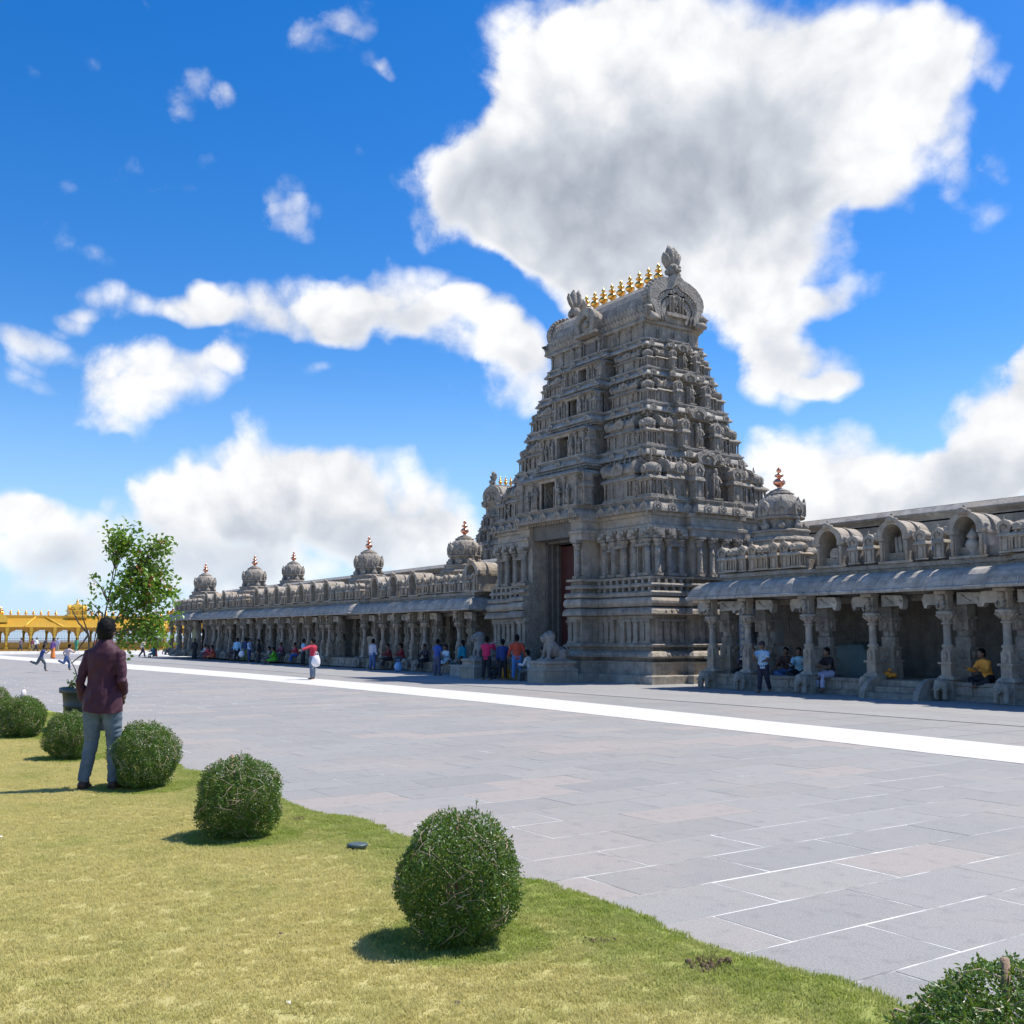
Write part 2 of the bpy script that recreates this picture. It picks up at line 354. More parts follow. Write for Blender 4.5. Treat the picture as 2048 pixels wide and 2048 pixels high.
M['drain'] = plain('dark slot drain', (0.05, 0.05, 0.055), 0.8)

g = MB(); g.add([(-900,-700,-0.03),(300,-700,-0.03),(300,900,-0.03),(-900,900,-0.03)], [(0,1,2,3)]); structure(g.build('ground', 'ground'))
pl = MB(); pl.add([(-146,-40,-0.0025),(30,-40,-0.0025),(30,80,-0.0025),(-146,80,-0.0025)], [(0,1,2,3)])
plaza = structure(pl.build('plaza', 'grout'))

def slab_geo(x0, x1, y0, y1, rnd, gap=0.008):
    j = lambda a: rnd.uniform(-a, a)
    g = gap*rnd.uniform(0.35, 1.25)
    z = rnd.uniform(-0.0008, 0.0010); c = 0.003
    q = [(x0+g+j(.004), y0+g+j(.004)), (x1-g+j(.004), y0+g+j(.004)), (x1-g+j(.004), y1-g+j(.004)), (x0+g+j(.004), y1-g+j(.004))]
    cx = (x0+x1)/2; cy = (y0+y1)/2
    v = [(a, b, -0.02) for a, b in q]+[(a, b, z-0.0015) for a, b in q]+[(a+(c if a < cx else -c), b+(c if b < cy else -c), z) for a, b in q]
    f = [(0,1,5,4),(1,2,6,5),(2,3,7,6),(3,0,4,7),(4,5,9,8),(5,6,10,9),(6,7,11,10),(7,4,8,11),(8,9,10,11)]
    return v, f
def set_tone(me, tones):
    at = me.attributes.new('tone', 'FLOAT', 'FACE'); at.data.foreach_set('value', tones)
def stripe_y(x, near):
    xs = [-110, -88.7, -65, -54, -45, -39, -24, -20.7, -14, -12.1, -8.7, -7.5, 5]
    yn = [10.6, 11.4, 12.75, 13.25, 13.75, 14.0, 13.9, 13.8, 13.35, 13.25, 12.95, 12.85, 12.4]
    yf = [13.4, 14.3, 15.7, 15.95, 16.2, 16.25, 16.15, 15.95, 15.3, 15.2, 14.9, 14.8, 14.3]
    return float(np.interp(x, xs, yn if near else yf))
rs = random.Random(11)
cand = []
px, W_ = 0.6, 1.17
for i in range(-2, 190):                     # courses run at right angles to the temple front
    x1 = -2.7-i*px+0.0; x0 = x1-px
    if x0 < -112: break
    ystart = 3.55+(0.585 if i % 2 else 0.0)-0.33+rs.uniform(-.03, .03)
    if x0 < -13.5: ystart -= 12*W_ 
    y = ystart; ylim = stripe_y((x0+x1)/2, True)
    while y < ylim-0.05:
        y2 = min(y+W_, ylim)
        if ylim-y2 < 0.2: y2 = ylim
        d = math.hypot((x0+x1)/2, (y+y2)/2)
        cand.append((d, x0, x1, y, y2, i)); y = y2
cand.sort()
vis = []
fwd = Vector((-0.8323, 0.5542)); rgt = Vector((0.5542, 0.8324))
for c_ in cand:
    p = Vector(((c_[1]+c_[2])/2, (c_[3]+c_[4])/2)); dep = p.dot(fwd); lat = p.dot(rgt)
    ok = dep > 3.2 and abs(lat) < dep*0.53+0.6
    if ok and not (p.y < 3.7 and p.x > -14): vis.append(c_)
def slab_tone(): 
    t = rs.random()
    return t
for c_ in vis[:300]:
    _, x0, x1, y0, y1, i = c_
    cx, cy = (x0+x1)/2, (y0+y1)/2
    v, f = slab_geo(x0-cx, x1-cx, y0-cy, y1-cy, rs)
    b = MB(); b.add(v, f); me = b.mesh('paving_slab', 'slab'); set_tone(me, [slab_tone()]*len(f))
    put('paving_slab', me, plaza, (cx, cy, 0))
b = MB(); tones = []
for c_ in vis[300:]:
    _, x0, x1, y0, y1, i = c_
    v, f = slab_geo(x0, x1, y0, y1, rs, 0.016); b.add(v, f); tones += [slab_tone()]*len(f)
me = b.mesh('paving_slabs', 'slab'); set_tone(me, tones); stuff(put('distant_paving_slabs', me, plaza))
# beige paving between the white strip and the temple: long slabs along the front
b = MB(); tones = []
y = 18.25
rowy = [18.3, 19.3, 20.3, 21.3, 22.3, 23.3, 24.3, 25.3]
for k in range(len(rowy)-1):
    x = -112+rs.uniform(0, 1)
    while x < 0:
        x2 = x+rs.uniform(1.4, 1.9); v, f = slab_geo(x, x2, rowy[k], rowy[k+1], rs, 0.008); b.add(v, f); tones += [rs.random()*0.8]*len(f); x = x2
me = b.mesh('beige_paving', 'slab_beige'); set_tone(me, tones); stuff(put('beige_paving_slabs', me, plaza))
b = MB(); tones = []
x = -112
while x < 0:                                  # grey margin between strip and slot drain
    x2 = x+1.17
    for (ya, yb) in ((0.0, 0.5), (0.5, 1.0)):
        sy = lambda xx, t: stripe_y(xx, False)*(1-t)+18.2*t
        g_ = 0.008
        v = [(x+g_, sy(x, ya)+g_, 0), (x2-g_, sy(x2, ya)+g_, 0), (x2-g_, sy(x2, yb)-g_, 0), (x+g_, sy(x, yb)-g_, 0)]
        b.add(v, [(0,1,2,3)]); tones.append(0.15+0.6*rs.random())
    x = x2
me = b.mesh('grey_margin', 'slab'); set_tone(me, tones); stuff(put('margin_paving_slabs', me, plaza))
b = MB(); b.box(-112, 0, 18.2, 18.3, -0.012, 0.003); b.build('slot_drain', 'drain', plaza)
# the white strip, laid as separate marble lengths
x = -110.0
while x < 2:
    x2 = x+(2.6 if x > -45 else 7.0); g_ = 0.004
    v = [(x+g_, stripe_y(x, True), 0.004), (x2-g_, stripe_y(x2, True), 0.004), (x2-g_, stripe_y(x2, False), 0.004), (x+g_, stripe_y(x, False), 0.004)]
    b = MB(); b.add(v, [(0,1,2,3)]); b.build('white_strip_slab', 'stripe', plaza); x = x2
# a second white strip runs off to the far left
b = MB(); b.add([(-134,4,0.004),(-128,4,0.004),(-117,40,0.004),(-121,40,0.004)], [(0,1,2,3)]); b.build('white_strip_slab', 'stripe', plaza)

# ------------------------------------------------------------------ lawn
BUSHES = [(-1.85, 3.04, 0.325, 0.295), (-4.77, 2.83, 0.305, 0.335), (-8.16, 2.83, 0.318, 0.318), (-11.34, 2.88, 0.345, 0.345), (-14.51, 2.75, 0.31, 0.31), (-18.06, 2.69, 0.36, 0.33), (-21.73, 2.63, 0.4, 0.34)]
EDGE = [(-30,4.35),(-24,4.2),(-20,4.1),(-16,3.95),(-13.4,3.82),(-12.9,3.72),(-12.2,3.86),(-10.6,3.98),(-9.4,3.80),(-8.95,3.84),(-8.3,4.0),(-7.7,3.98),(-7.3,4.02),(-6.6,3.93),(-5.8,3.90),(-5.5,4.0),(-5.18,4.02),(-4.6,3.99),(-4.14,3.93),(-3.8,3.98),(-3.3,4.0),(-3.0,4.02),(-2.0,4.1),(0.5,4.2)]
def lawn_edge(x):
    e = float(np.interp(x, [p[0] for p in EDGE], [p[1] for p in EDGE]))
    return e+0.025*math.sin(x*5.1)+0.018*math.sin(x*13.3+1)+0.012*math.sin(x*31.7)
def lawn_z(x, y):
    e = lawn_edge(x)-y
    return 0.045*min(1, max(0, e)/0.12)**0.6+0.010*math.sin(x*2.1+y)*math.sin(y*2.7)+0.006*math.sin(x*7.3)*math.sin(y*6.1+x) if e > 0 else 0.0
def lawn_material(name, blade):
    m, N, b = mat(name)
    P = N.n('ShaderNodeObjectInfo').outputs['Location'] if blade else N.n('ShaderNodeNewGeometry').outputs['Position']
    sp = N.n('ShaderNodeSeparateXYZ'); N.link(P, sp.inputs[0])
    n1 = N.noise(P, 0.8, 5, 0.62); n2 = N.noise(P, 4.5, 4, 0.6); n3 = N.noise(P, 17.0, 3, 0.6)
    near_edge = N.smooth(sp.outputs['Y'], 2.5, 4.0)
    grn = N.math('ADD', N.math('MULTIPLY', near_edge, 0.42), N.math('SUBTRACT', N.math('ADD', N.math('MULTIPLY', n1, 0.75), N.math('MULTIPLY', n2, 0.45)), 0.46))
    for (bx, by, br, bh) in BUSHES[:6]:
        d = N.vmath('DISTANCE', N.vmath('MULTIPLY', P, (1,1,0)), (bx, by, 0))
        grn = N.math('ADD', grn, N.smooth(d, br*0.95, br*1.85, 0.55, 0.0))
    dry = N.mix(n3, (0.56, 0.49, 0.165), (0.70, 0.63, 0.27)); fresh = N.mix(n3, (0.20, 0.29, 0.035), (0.38, 0.44, 0.075))
    c = N.mix(N.smooth(grn, 0.06, 0.62), dry, fresh)
    bare = N.smooth(N.noise(P, 2.6, 5, 0.7), 0.66, 0.76, 0, 0.55)
    c = N.mix(bare, c, (0.16, 0.115, 0.06))
    if blade:
        r = N.n('ShaderNodeObjectInfo').outputs['Random']
        c = N.mix(N.lin(r, 0, 1, 0.0, 0.35), c, (0.66, 0.58, 0.30))
        N.link(c, b.inputs['Base Color']); b.inputs['Roughness'].default_value = 0.6
        b.inputs['Specular IOR Level'].default_value = 0.2
        # thin leaves pass some light
        tr = N.n('ShaderNodeBsdfTranslucent'); N.link(c, tr.inputs[0]); mx = N.n('ShaderNodeMixShader'); mx.inputs[0].default_value = 0.48
        N.link(b.outputs[0], mx.inputs[1]); N.link(tr.outputs[0], mx.inputs[2])
        out = [q for q in N.t.nodes if q.type == 'OUTPUT_MATERIAL'][0]; N.link(mx.outputs[0], out.inputs[0])
    else:
        N.link(N.mix(0.30, c, (0.12, 0.09, 0.04)), b.inputs['Base Color']); b.inputs['Roughness'].default_value = 0.95
        bp = N.n('ShaderNodeBump'); bp.inputs['Strength'].default_value = 0.7; bp.inputs['Distance'].default_value = 0.02
        N.link(N.noise(P, 55, 4, 0.7), bp.inputs['Height']); N.link(bp.outputs[0], b.inputs['Normal'])
    return m
M['soil'] = lawn_material('dry lawn thatch', False); M['blade'] = lawn_material('short lawn grass', True)
xs = list(np.arange(-30, 0.6, 0.10)); 
ts = [0, 0.02, 0.06, 0.12, 0.2]+list(np.linspace(0.35, 9, 45))
vs = []; fs = []
for x in xs:
    e = lawn_edge(x)
    for t in ts: vs.append((x, e-t, lawn_z(x, e-t) if t > 0 else -0.005))
k = len(ts)
for i in range(len(xs)-1):
    for j in range(k-1): fs.append((i*k+j, i*k+j+1, (i+1)*k+j+1, (i+1)*k+j))
b = MB(); b.add(vs, fs, 0, True); lawn = structure(b.build('lawn', 'soil'))
# grass tufts: a small patch of blades, scattered by geometry nodes
def tuft(seed, n, h, rad):
    r = random.Random(seed); b = MB()
    for _ in range(n):
        a = r.uniform(0, 6.283); q = rad*math.sqrt(r.random()); x, y = q*math.cos(a), q*math.sin(a)
        hh = h*r.uniform(0.45, 1.15); la = r.uniform(0, 6.283); ln = hh*r.uniform(0.3, 1.3); w = r.uniform(0.0013, 0.0024)
        dx, dy = math.cos(la), math.sin(la); pxx, pyy = -dy*w, dx*w
        b.add([(x-pxx, y-pyy, -0.004), (x+pxx, y+pyy, -0.004), (x+dx*ln*0.45+pxx*.8, y+dy*ln*0.45+pyy*.8, hh*0.62), (x+dx*ln*0.45-pxx*.8, y+dy*ln*0.45-pyy*.8, hh*0.62), (x+dx*ln, y+dy*ln, hh)], [(0,1,2,3),(3,2,4)])
    return b.mesh('grass_tuft', 'blade')
tuft_col = bpy.data.collections.new('tuft_sources')
for s_ in range(4):
    o = bpy.data.objects.new('grass_tuft_source', tuft(s_, 84, 0.0165, 0.06)); tuft_col.objects.link(o)
# emitter sheet: the part of the lawn that is near enough to show blades
gx = np.arange(-23.5, 0.0, 0.12); vs = []; fs = []
tt = [0.0, 0.03, 0.1]+list(np.linspace(0.2, 5.6, 40))
for x in gx:
    e = lawn_edge(x)
    for t in tt: vs.append((x, e-t, lawn_z(x, e-t)+0.001))
k = len(tt)
for i in range(len(gx)-1):
    for j in range(k-1):
        x = gx[i]; y = lawn_edge(x)-tt[j]; p = Vector((x, y)); dep = p.dot(fwd); lat = p.dot(rgt)
        if dep > 2.9 and -dep*0.54-0.5 < lat < dep*0.54+0.5: fs.append((i*k+j, i*k+j+1, (i+1)*k+j+1, (i+1)*k+j))
b = MB(); b.add(vs, fs); gro = b.build('lawn_grass', 'blade'); stuff(gro)
tag(gro, 'short patchy lawn grass, dry yellow with greener edge beside the paving', 'grass')
gn = bpy.data.node_groups.new('grass_scatter', 'GeometryNodeTree')
gn.interface.new_socket('Geometry', in_out='INPUT', socket_type='NodeSocketGeometry'); gn.interface.new_socket('Geometry', in_out='OUTPUT', socket_type='NodeSocketGeometry')
G = NT(gn); gi = G.n('NodeGroupInput'); go = G.n('NodeGroupOutput')
dp = G.n('GeometryNodeDistributePointsOnFaces'); dp.inputs['Density'].default_value = 330.0; G.link(gi.outputs[0], dp.inputs['Mesh'])
ci = G.n('GeometryNodeCollectionInfo'); ci.inputs['Collection'].default_value = tuft_col; ci.inputs['Separate Children'].default_value = True; ci.inputs['Reset Children'].default_value = True
ip = G.n('GeometryNodeInstanceOnPoints'); ip.inputs['Pick Instance'].default_value = True
G.link(dp.outputs['Points'], ip.inputs['Points']); G.link(ci.outputs[0], ip.inputs['Instance'])
rv = G.n('FunctionNodeRandomValue', data_type='FLOAT_VECTOR'); rv.inputs[0].default_value = (-0.1,-0.1,0); rv.inputs[1].default_value = (0.1,0.1,6.28); G.link(rv.outputs[0], ip.inputs['Rotation'])
rs2 = G.n('FunctionNodeRandomValue', data_type='FLOAT'); rs2.inputs[2].default_value = 0.6; rs2.inputs[3].default_value = 1.25; G.link(rs2.outputs[1], ip.inputs['Scale'])
G.link(ip.outputs[0], go.inputs[0])
md = gro.modifiers.new('scatter', 'NODES'); md.node_group = gn
# ================================================================== TEMPLE KIT (carved modules shared by tower and arcades)
def arch(w, h, n=9, base=0.36, x0=0.0, z0=0.0, tip=0.12):
    """horseshoe (kudu) outline in (x,z), counter-clockwise seen from the front"""
    pts = [(x0+base*w, z0)]
    for k in range(n):
        t = -0.55+(math.pi*0.5+0.55)*k/(n-1)
        pts.append((x0+0.5*w*math.cos(t), z0+h*(1-tip)*0.5+h*(1-tip)*0.5*math.sin(t)*0.98))
    top = (x0, z0+h)
    right = pts[:-1]
    return right+[top]+[(2*x0-x, z) for x, z in reversed(right)]
def arch_ring(b, w, h, w2, h2, y0, y1, z0=0.0, mi=0):
    o = arch(w, h, z0=z0); i = arch(w2, h2, z0=z0, base=0.42); n = len(o)
    v = [(x,y0,z) for x,z in o]+[(x,y0,z) for x,z in i]+[(x,y1,z) for x,z in o]+[(x,y1,z) for x,z in i]
    f = []
    for k in range(n-1):
        f += [(k,k+n,k+1+n,k+1)[::-1], (k+2*n,k+1+2*n,k+1+3*n,k+3*n)[::-1], (k,k+1,k+1+2*n,k+2*n)[::-1], (k+n,k+3*n,k+1+3*n,k+1+n)[::-1]]
    b.add(v, f, mi)
def finial_mesh(name, m, h, r, n=10):
    b = MB(); b.lathe([(r*.55,0),(r*.62,h*.05),(r*.3,h*.12),(r*.45,h*.17),(r*.95,h*.28),(r*.98,h*.36),(r*.6,h*.46),(r*.25,h*.5),(r*.3,h*.53),(r*.72,h*.58),(r*.70,h*.63),(r*.25,h*.68),(r*.2,h*.72),(r*.42,h*.78),(r*.36,h*.84),(r*.14,h*.9),(r*.02,h)], n)
    return b.mesh(name, m)
def capital(b, x, y, r, z0, z1, n=8):
    h = z1-z0
    b.lathe([(r*.8,z0),(r*1.25,z0+h*.2),(r*1.3,z0+h*.32),(r*.95,z0+h*.4),(r*1.1,z0+h*.5),(r*1.7,z0+h*.78),(r*1.75,z0+h*.88),(r*1.2,z0+h)], n, (x,y,0))
def column_mesh(name, h, r, m='stone', n=8):
    b = MB(); b.box(-r*1.25,r*1.25,-r*1.25,r*1.25,0,h*.07); b.lathe([(r*1.15,h*.07),(r*1.2,h*.1),(r*.95,h*.13),(r*.9,h*.5),(r*.95,h*.56),(r*1.1,h*.58),(r*.9,h*.61),(r*.82,h*.76)], n)
    capital(b, 0, 0, r, h*.74, h*.94, n); b.box(-r*1.75,r*1.75,-r*1.6,r*1.6,h*.94,h); return b.mesh(name, m)
def pilaster_mesh(name, h, w, d, m='stone'):
    b = MB(); b.box(-w*.62,w*.62,-d*1.2,0,0,h*.09); b.box(-w*.5,w*.5,-d,0,h*.09,h*.80); b.box(-w*.55,w*.55,-d*1.1,0,h*.62,h*.66)
    b.box(-w*.6,w*.6,-d*1.2,0,h*.80,h*.85); b.box(-w*.5,w*.5,-d,0,h*.85,h*.89); b.box(-w*.8,w*.8,-d*1.5,0,h*.89,h*.96); b.box(-w*.7,w*.7,-d*1.4,0,h*.96,h); return b.mesh(name, m)
def sq(b, w, d, prof):
    """rectangular moulding ring w x d (half sizes)"""
    b.sweep([(w,-d),(w,d),(-w,d),(-w,-d)], prof)
def kuta_mesh(w=1.0, h=1.5, m='stone', rich=True):
    b = MB(); b.box(-.5*w,.5*w,-.5*w,.5*w,0,.05*h); b.box(-.45*w,.45*w,-.45*w,.45*w,.05*h,.09*h); b.box(-.31*w,.31*w,-.31*w,.31*w,.09*h,.5*h)
    for sx, sy in ((1,1),(1,-1),(-1,1),(-1,-1),(0,1),(0,-1),(1,0),(-1,0)):
        b.lathe([(.055*w,.09*h),(.05*w,.36*h),(.085*w,.42*h),(.06*w,.44*h),(.1*w,.47*h)], 6, (sx*.37*w, sy*.37*w, 0))
    for a in (.2,-.2):
        for q in ((a,-.34),(a,.34),(-.34,a),(.34,a)): b.box(q[0]*w-.025*w,q[0]*w+.025*w,q[1]*w-.025*w,q[1]*w+.025*w,.09*h,.47*h)
    b.box(-.47*w,.47*w,-.47*w,.47*w,.46*h,.49*h)
    sq(b, .42*w, .42*w, [(0,.49*h),(.13*w,.50*h),(.13*w,.52*h),(.09*w,.565*h),(.0,.6*h),(-.04*w,.6*h)])
    b.box(-.38*w,.38*w,-.38*w,.38*w,.58*h,.615*h)
    for k in range(8):
        a = math.pi*(k+.5)/4; b.lathe([(.07*w,.6*h),(.08*w,.64*h),(.03*w,.68*h)], 6, (.41*w*math.cos(a), .41*w*math.sin(a), 0))
    b.lathe([(.33*w,.6*h),(.31*w,.68*h),(.47*w,.70*h),(.49*w,.74*h),(.46*w,.76*h),(.49*w,.82*h),(.42*w,.90*h),(.28*w,.955*h),(.22*w,.96*h),(.24*w,.975*h),(.12*w,1.0*h)], 16 if rich else 8, lobes=8, lamp=.03)
    for k in range(4):
        q = MB(); p = arch(.34*w, .2*h, 6); q.extr_y(p, -.53*w, -.40*w); q.sphere((0,-.53*w,.085*h), .055*w, 6, 4)
        b.merge(q, Matrix.Translation((0,0,.70*h)) @ Matrix.Rotation(k*math.pi/2, 4, 'Z'))
    return b.mesh('corner_shrine', m)
def shala_mesh(l=1.8, d=.8, h=1.5, m='stone', tops=5):
    b = MB(); L = l/2; D_ = d/2
    b.box(-L,L,-D_,D_,0,.05*h); b.box(-L*.95,L*.95,-D_*.92,D_,.05*h,.09*h); b.box(-L*.84,L*.84,-D_*.62,D_,.09*h,.5*h)
    n = max(4, int(l/.26))
    for k in range(n):
        x = -L*.88+2*L*.88*k/(n-1); b.lathe([(.035,.09*h),(.03,.36*h),(.055,.42*h),(.04,.44*h),(.065,.47*h)], 6, (x, -D_*.8, 0))
    b.box(-.16*l,.16*l,-D_*.78,0,.1*h,.47*h); b.box(-.10*l,.10*l,-D_*.84,0,.1*h,.43*h)
    for q in (-.21,.21): b.box(q*l-.03*l,q*l+.03*l,-D_*.98,0,.09*h,.46*h)
    b.box(-L*.95,L*.95,-D_*.92,D_,.46*h,.49*h)
    b.sweep([(-L*.92,D_),(-L*.92,-D_*.85),(L*.92,-D_*.85),(L*.92,D_)], [(0,.49*h),(.1,.50*h),(.1,.52*h),(.06,.57*h),(0,.60*h),(-.1,.60*h)], closed=False)
    b.box(-L*.8,L*.8,-D_*.7,D_,.57*h,.68*h)
    prof = [(-D_*.92,.67*h),(-D_*1.0,.71*h),(-D_*.99,.79*h),(-D_*.80,.88*h),(-D_*.45,.94*h),(0,.965*h),(D_*.5,.94*h),(D_,.85*h),(D_,.67*h)]
    b.extr_x([(y,z) for y,z in reversed(prof)], -L*.86, L*.86, 0, True)
    for s in (-1,1):
        q = MB(); q.extr_y(arch(d*1.22, .36*h, 8), -.05, .05); arch_ring(q, d*1.34, .39*h, d*1.0, .30*h, -.08, .0); q.sphere((0,-.07,.14*h), .06, 6, 4); q.tube([(0,0,.34*h),(0,0,.46*h)], [.05,.015], 6)
        b.merge(q, Matrix.Translation((s*L*.86,0,.66*h)) @ Matrix.Rotation(s*math.pi/2, 4, 'Z'))
    q = MB(); q.extr_y(arch(.30*l, .30*h, 7), -D_*1.12, 0); arch_ring(q, .33*l, .32*h, .2*l, .2*h, -D_*1.2, -D_*1.08); q.sphere((0,-D_*1.13,.11*h), .05, 6, 4)
    b.merge(q, Matrix.Translation((0,0,.655*h)))
    for k in range(tops):
        x = -L*.6+2*L*.6*k/max(1,tops-1); b.lathe([(.04,.95*h),(.065,.99*h),(.03,1.025*h),(.05,1.05*h),(.012,1.10*h)], 6, (x,0,0))
    return b.mesh('oblong_shrine', m)
def panjara_mesh(w=.6, d=.5, h=1.5, m='stone'):
    b = MB(); b.box(-.5*w,.5*w,-.5*d,.5*d,0,.05*h); b.box(-.36*w,.36*w,-.36*d,.5*d,.05*h,.5*h)
    for s in (-1,1): b.lathe([(.07*w,.05*h),(.06*w,.36*h),(.12*w,.42*h),(.08*w,.44*h),(.13*w,.47*h)], 6, (s*.38*w,-.38*d,0))
    b.box(-.16*w,.16*w,-.44*d,0,.08*h,.42*h)
    b.sweep([(-.46*w,.5*d),(-.46*w,-.46*d),(.46*w,-.46*d),(.46*w,.5*d)], [(0,.47*h),(.11*w,.49*h),(.11*w,.51*h),(.05*w,.57*h),(0,.6*h),(-.1*w,.6*h)], closed=False)
    b.box(-.4*w,.4*w,-.36*d,.5*d,.55*h,.64*h)
    b.extr_y(arch(.95*w, .36*h, 8, z0=.63*h), -.34*d, .5*d, 0, True); arch_ring(b, 1.12*w, .40*h, .74*w, .27*h, -.5*d, -.3*d, .62*h); b.sphere((0,-.40*d,.77*h), .13*w, 8, 5)
    b.tube([(0,-.4*d,.99*h),(0,-.4*d,1.1*h)], [.07*w,.02*w], 6); return b.mesh('gabled_shrine', m)
def statue_mesh(h=1.0, m='stone', seed=0):
    r = random.Random(seed); b = MB(); s = 1 if seed % 2 else -1
    b.box(-.2*h,.2*h,-.1*h,.08*h,0,.05*h)
    b.tube([(-.07*h,0,.05*h),(-.09*h*s,-.02*h,.26*h),(-.05*h,0,.48*h)],[.045*h,.055*h,.075*h],7); b.tube([(.09*h,-.02*h,.05*h),(.06*h,-.05*h,.27*h),(.05*h,0,.48*h)],[.045*h,.055*h,.075*h],7)
    b.tube([(.0,0,.44*h),(.015*s*h,0,.54*h),(.0,0,.66*h),(-.01*h,0,.74*h),(0,0,.78*h)],[.105*h,.085*h,.115*h,.10*h,.045*h],9)
    b.sphere((0,-.01*h,.83*h), .062*h, 8, 6, sq=(1,1,1.15)); b.lathe([(.065*h,.86*h),(.05*h,.9*h),(.055*h,.93*h),(.02*h,1.0*h)], 8)
    for q in (-1,1):
        e = (q*.2*h, -.03*h, (.60 if q == s else .56)*h); w_ = (q*(.17 if q == s else .10)*h, -.10*h, (.78 if q == s else .52)*h)
        b.tube([(q*.11*h,0,.72*h), e, w_], [.042*h,.034*h,.028*h], 6); b.sphere(w_, .035*h, 6, 4)
    b.tube([(s*.19*h,-.1*h,.05*h),(s*.19*h,-.1*h,.8*h)], [.022*h,.016*h], 5)
    return b.mesh('carved_figure', m)
def kudu_mesh(w=.4, m='stone'):
    b = MB(); arch_ring(b, w, w*.95, w*.62, w*.62, -.05, .1); b.extr_y(arch(w*.66,w*.66,7), -.02, .1); b.sphere((0,-.03,w*.28), w*.14, 7, 5); b.tube([(0,0,w*.9),(0,-.03,w*1.12)],[w*.12,w*.03],6); return b.mesh('eave_medallion', m)
K = {}
K['kuta'] = kuta_mesh(1, 1); K['panjara'] = panjara_mesh(); K['statue0'] = statue_mesh(1, 'stone', 0); K['statue1'] = statue_mesh(1, 'stone', 1)
K['kudu'] = kudu_mesh()
K['stonefinial'] = finial_mesh('finial', 'stone', .24, .075, 8)
K['kalasha'] = finial_mesh('kalasha', 'gold', .80, .21, 14)
K['copperfinial'] = finial_mesh('copper_finial', 'copper', .86, .22, 14)
K['col'] = column_mesh('column', 1.45, .12); K['pil'] = pilaster_mesh('pilaster', .87, .22, .09); K['smallpil'] = pilaster_mesh('pilaster', .87, .16, .08)

def plan(a, b, wf, pf, ws, ps, gate=0.0):
    p = [(wf,-b-pf),(wf,-b),(a,-b),(a,-ws),(a+ps,-ws),(a+ps,ws),(a,ws),(a,b),(wf,b),(wf,b+pf),(-wf,b+pf),(-wf,b),(-a,b),(-a,ws),(-a-ps,ws),(-a-ps,-ws),(-a,-ws),(-a,-b),(-wf,-b),(-wf,-b-pf)]
    return [(gate,-b-pf)]+p+[(-gate,-b-pf)] if gate else p
def capped(b, path, off, z):
    """flat lid over a plan path"""
    n = len(path); P = [Vector(p) for p in path]; v = []
    for i in range(n):
        d0 = (P[i]-P[i-1]).normalized(); d1 = (P[(i+1)%n]-P[i]).normalized(); n0 = Vector((d0.y,-d0.x)); n1 = Vector((d1.y,-d1.x)); q = n0+n1
        o = q/max(1e-6, q.dot(n0)) if q.length > 1e-6 else n0; v.append((P[i].x+o.x*off, P[i].y+o.y*off, z))
    b.add(v, [tuple(range(n))])

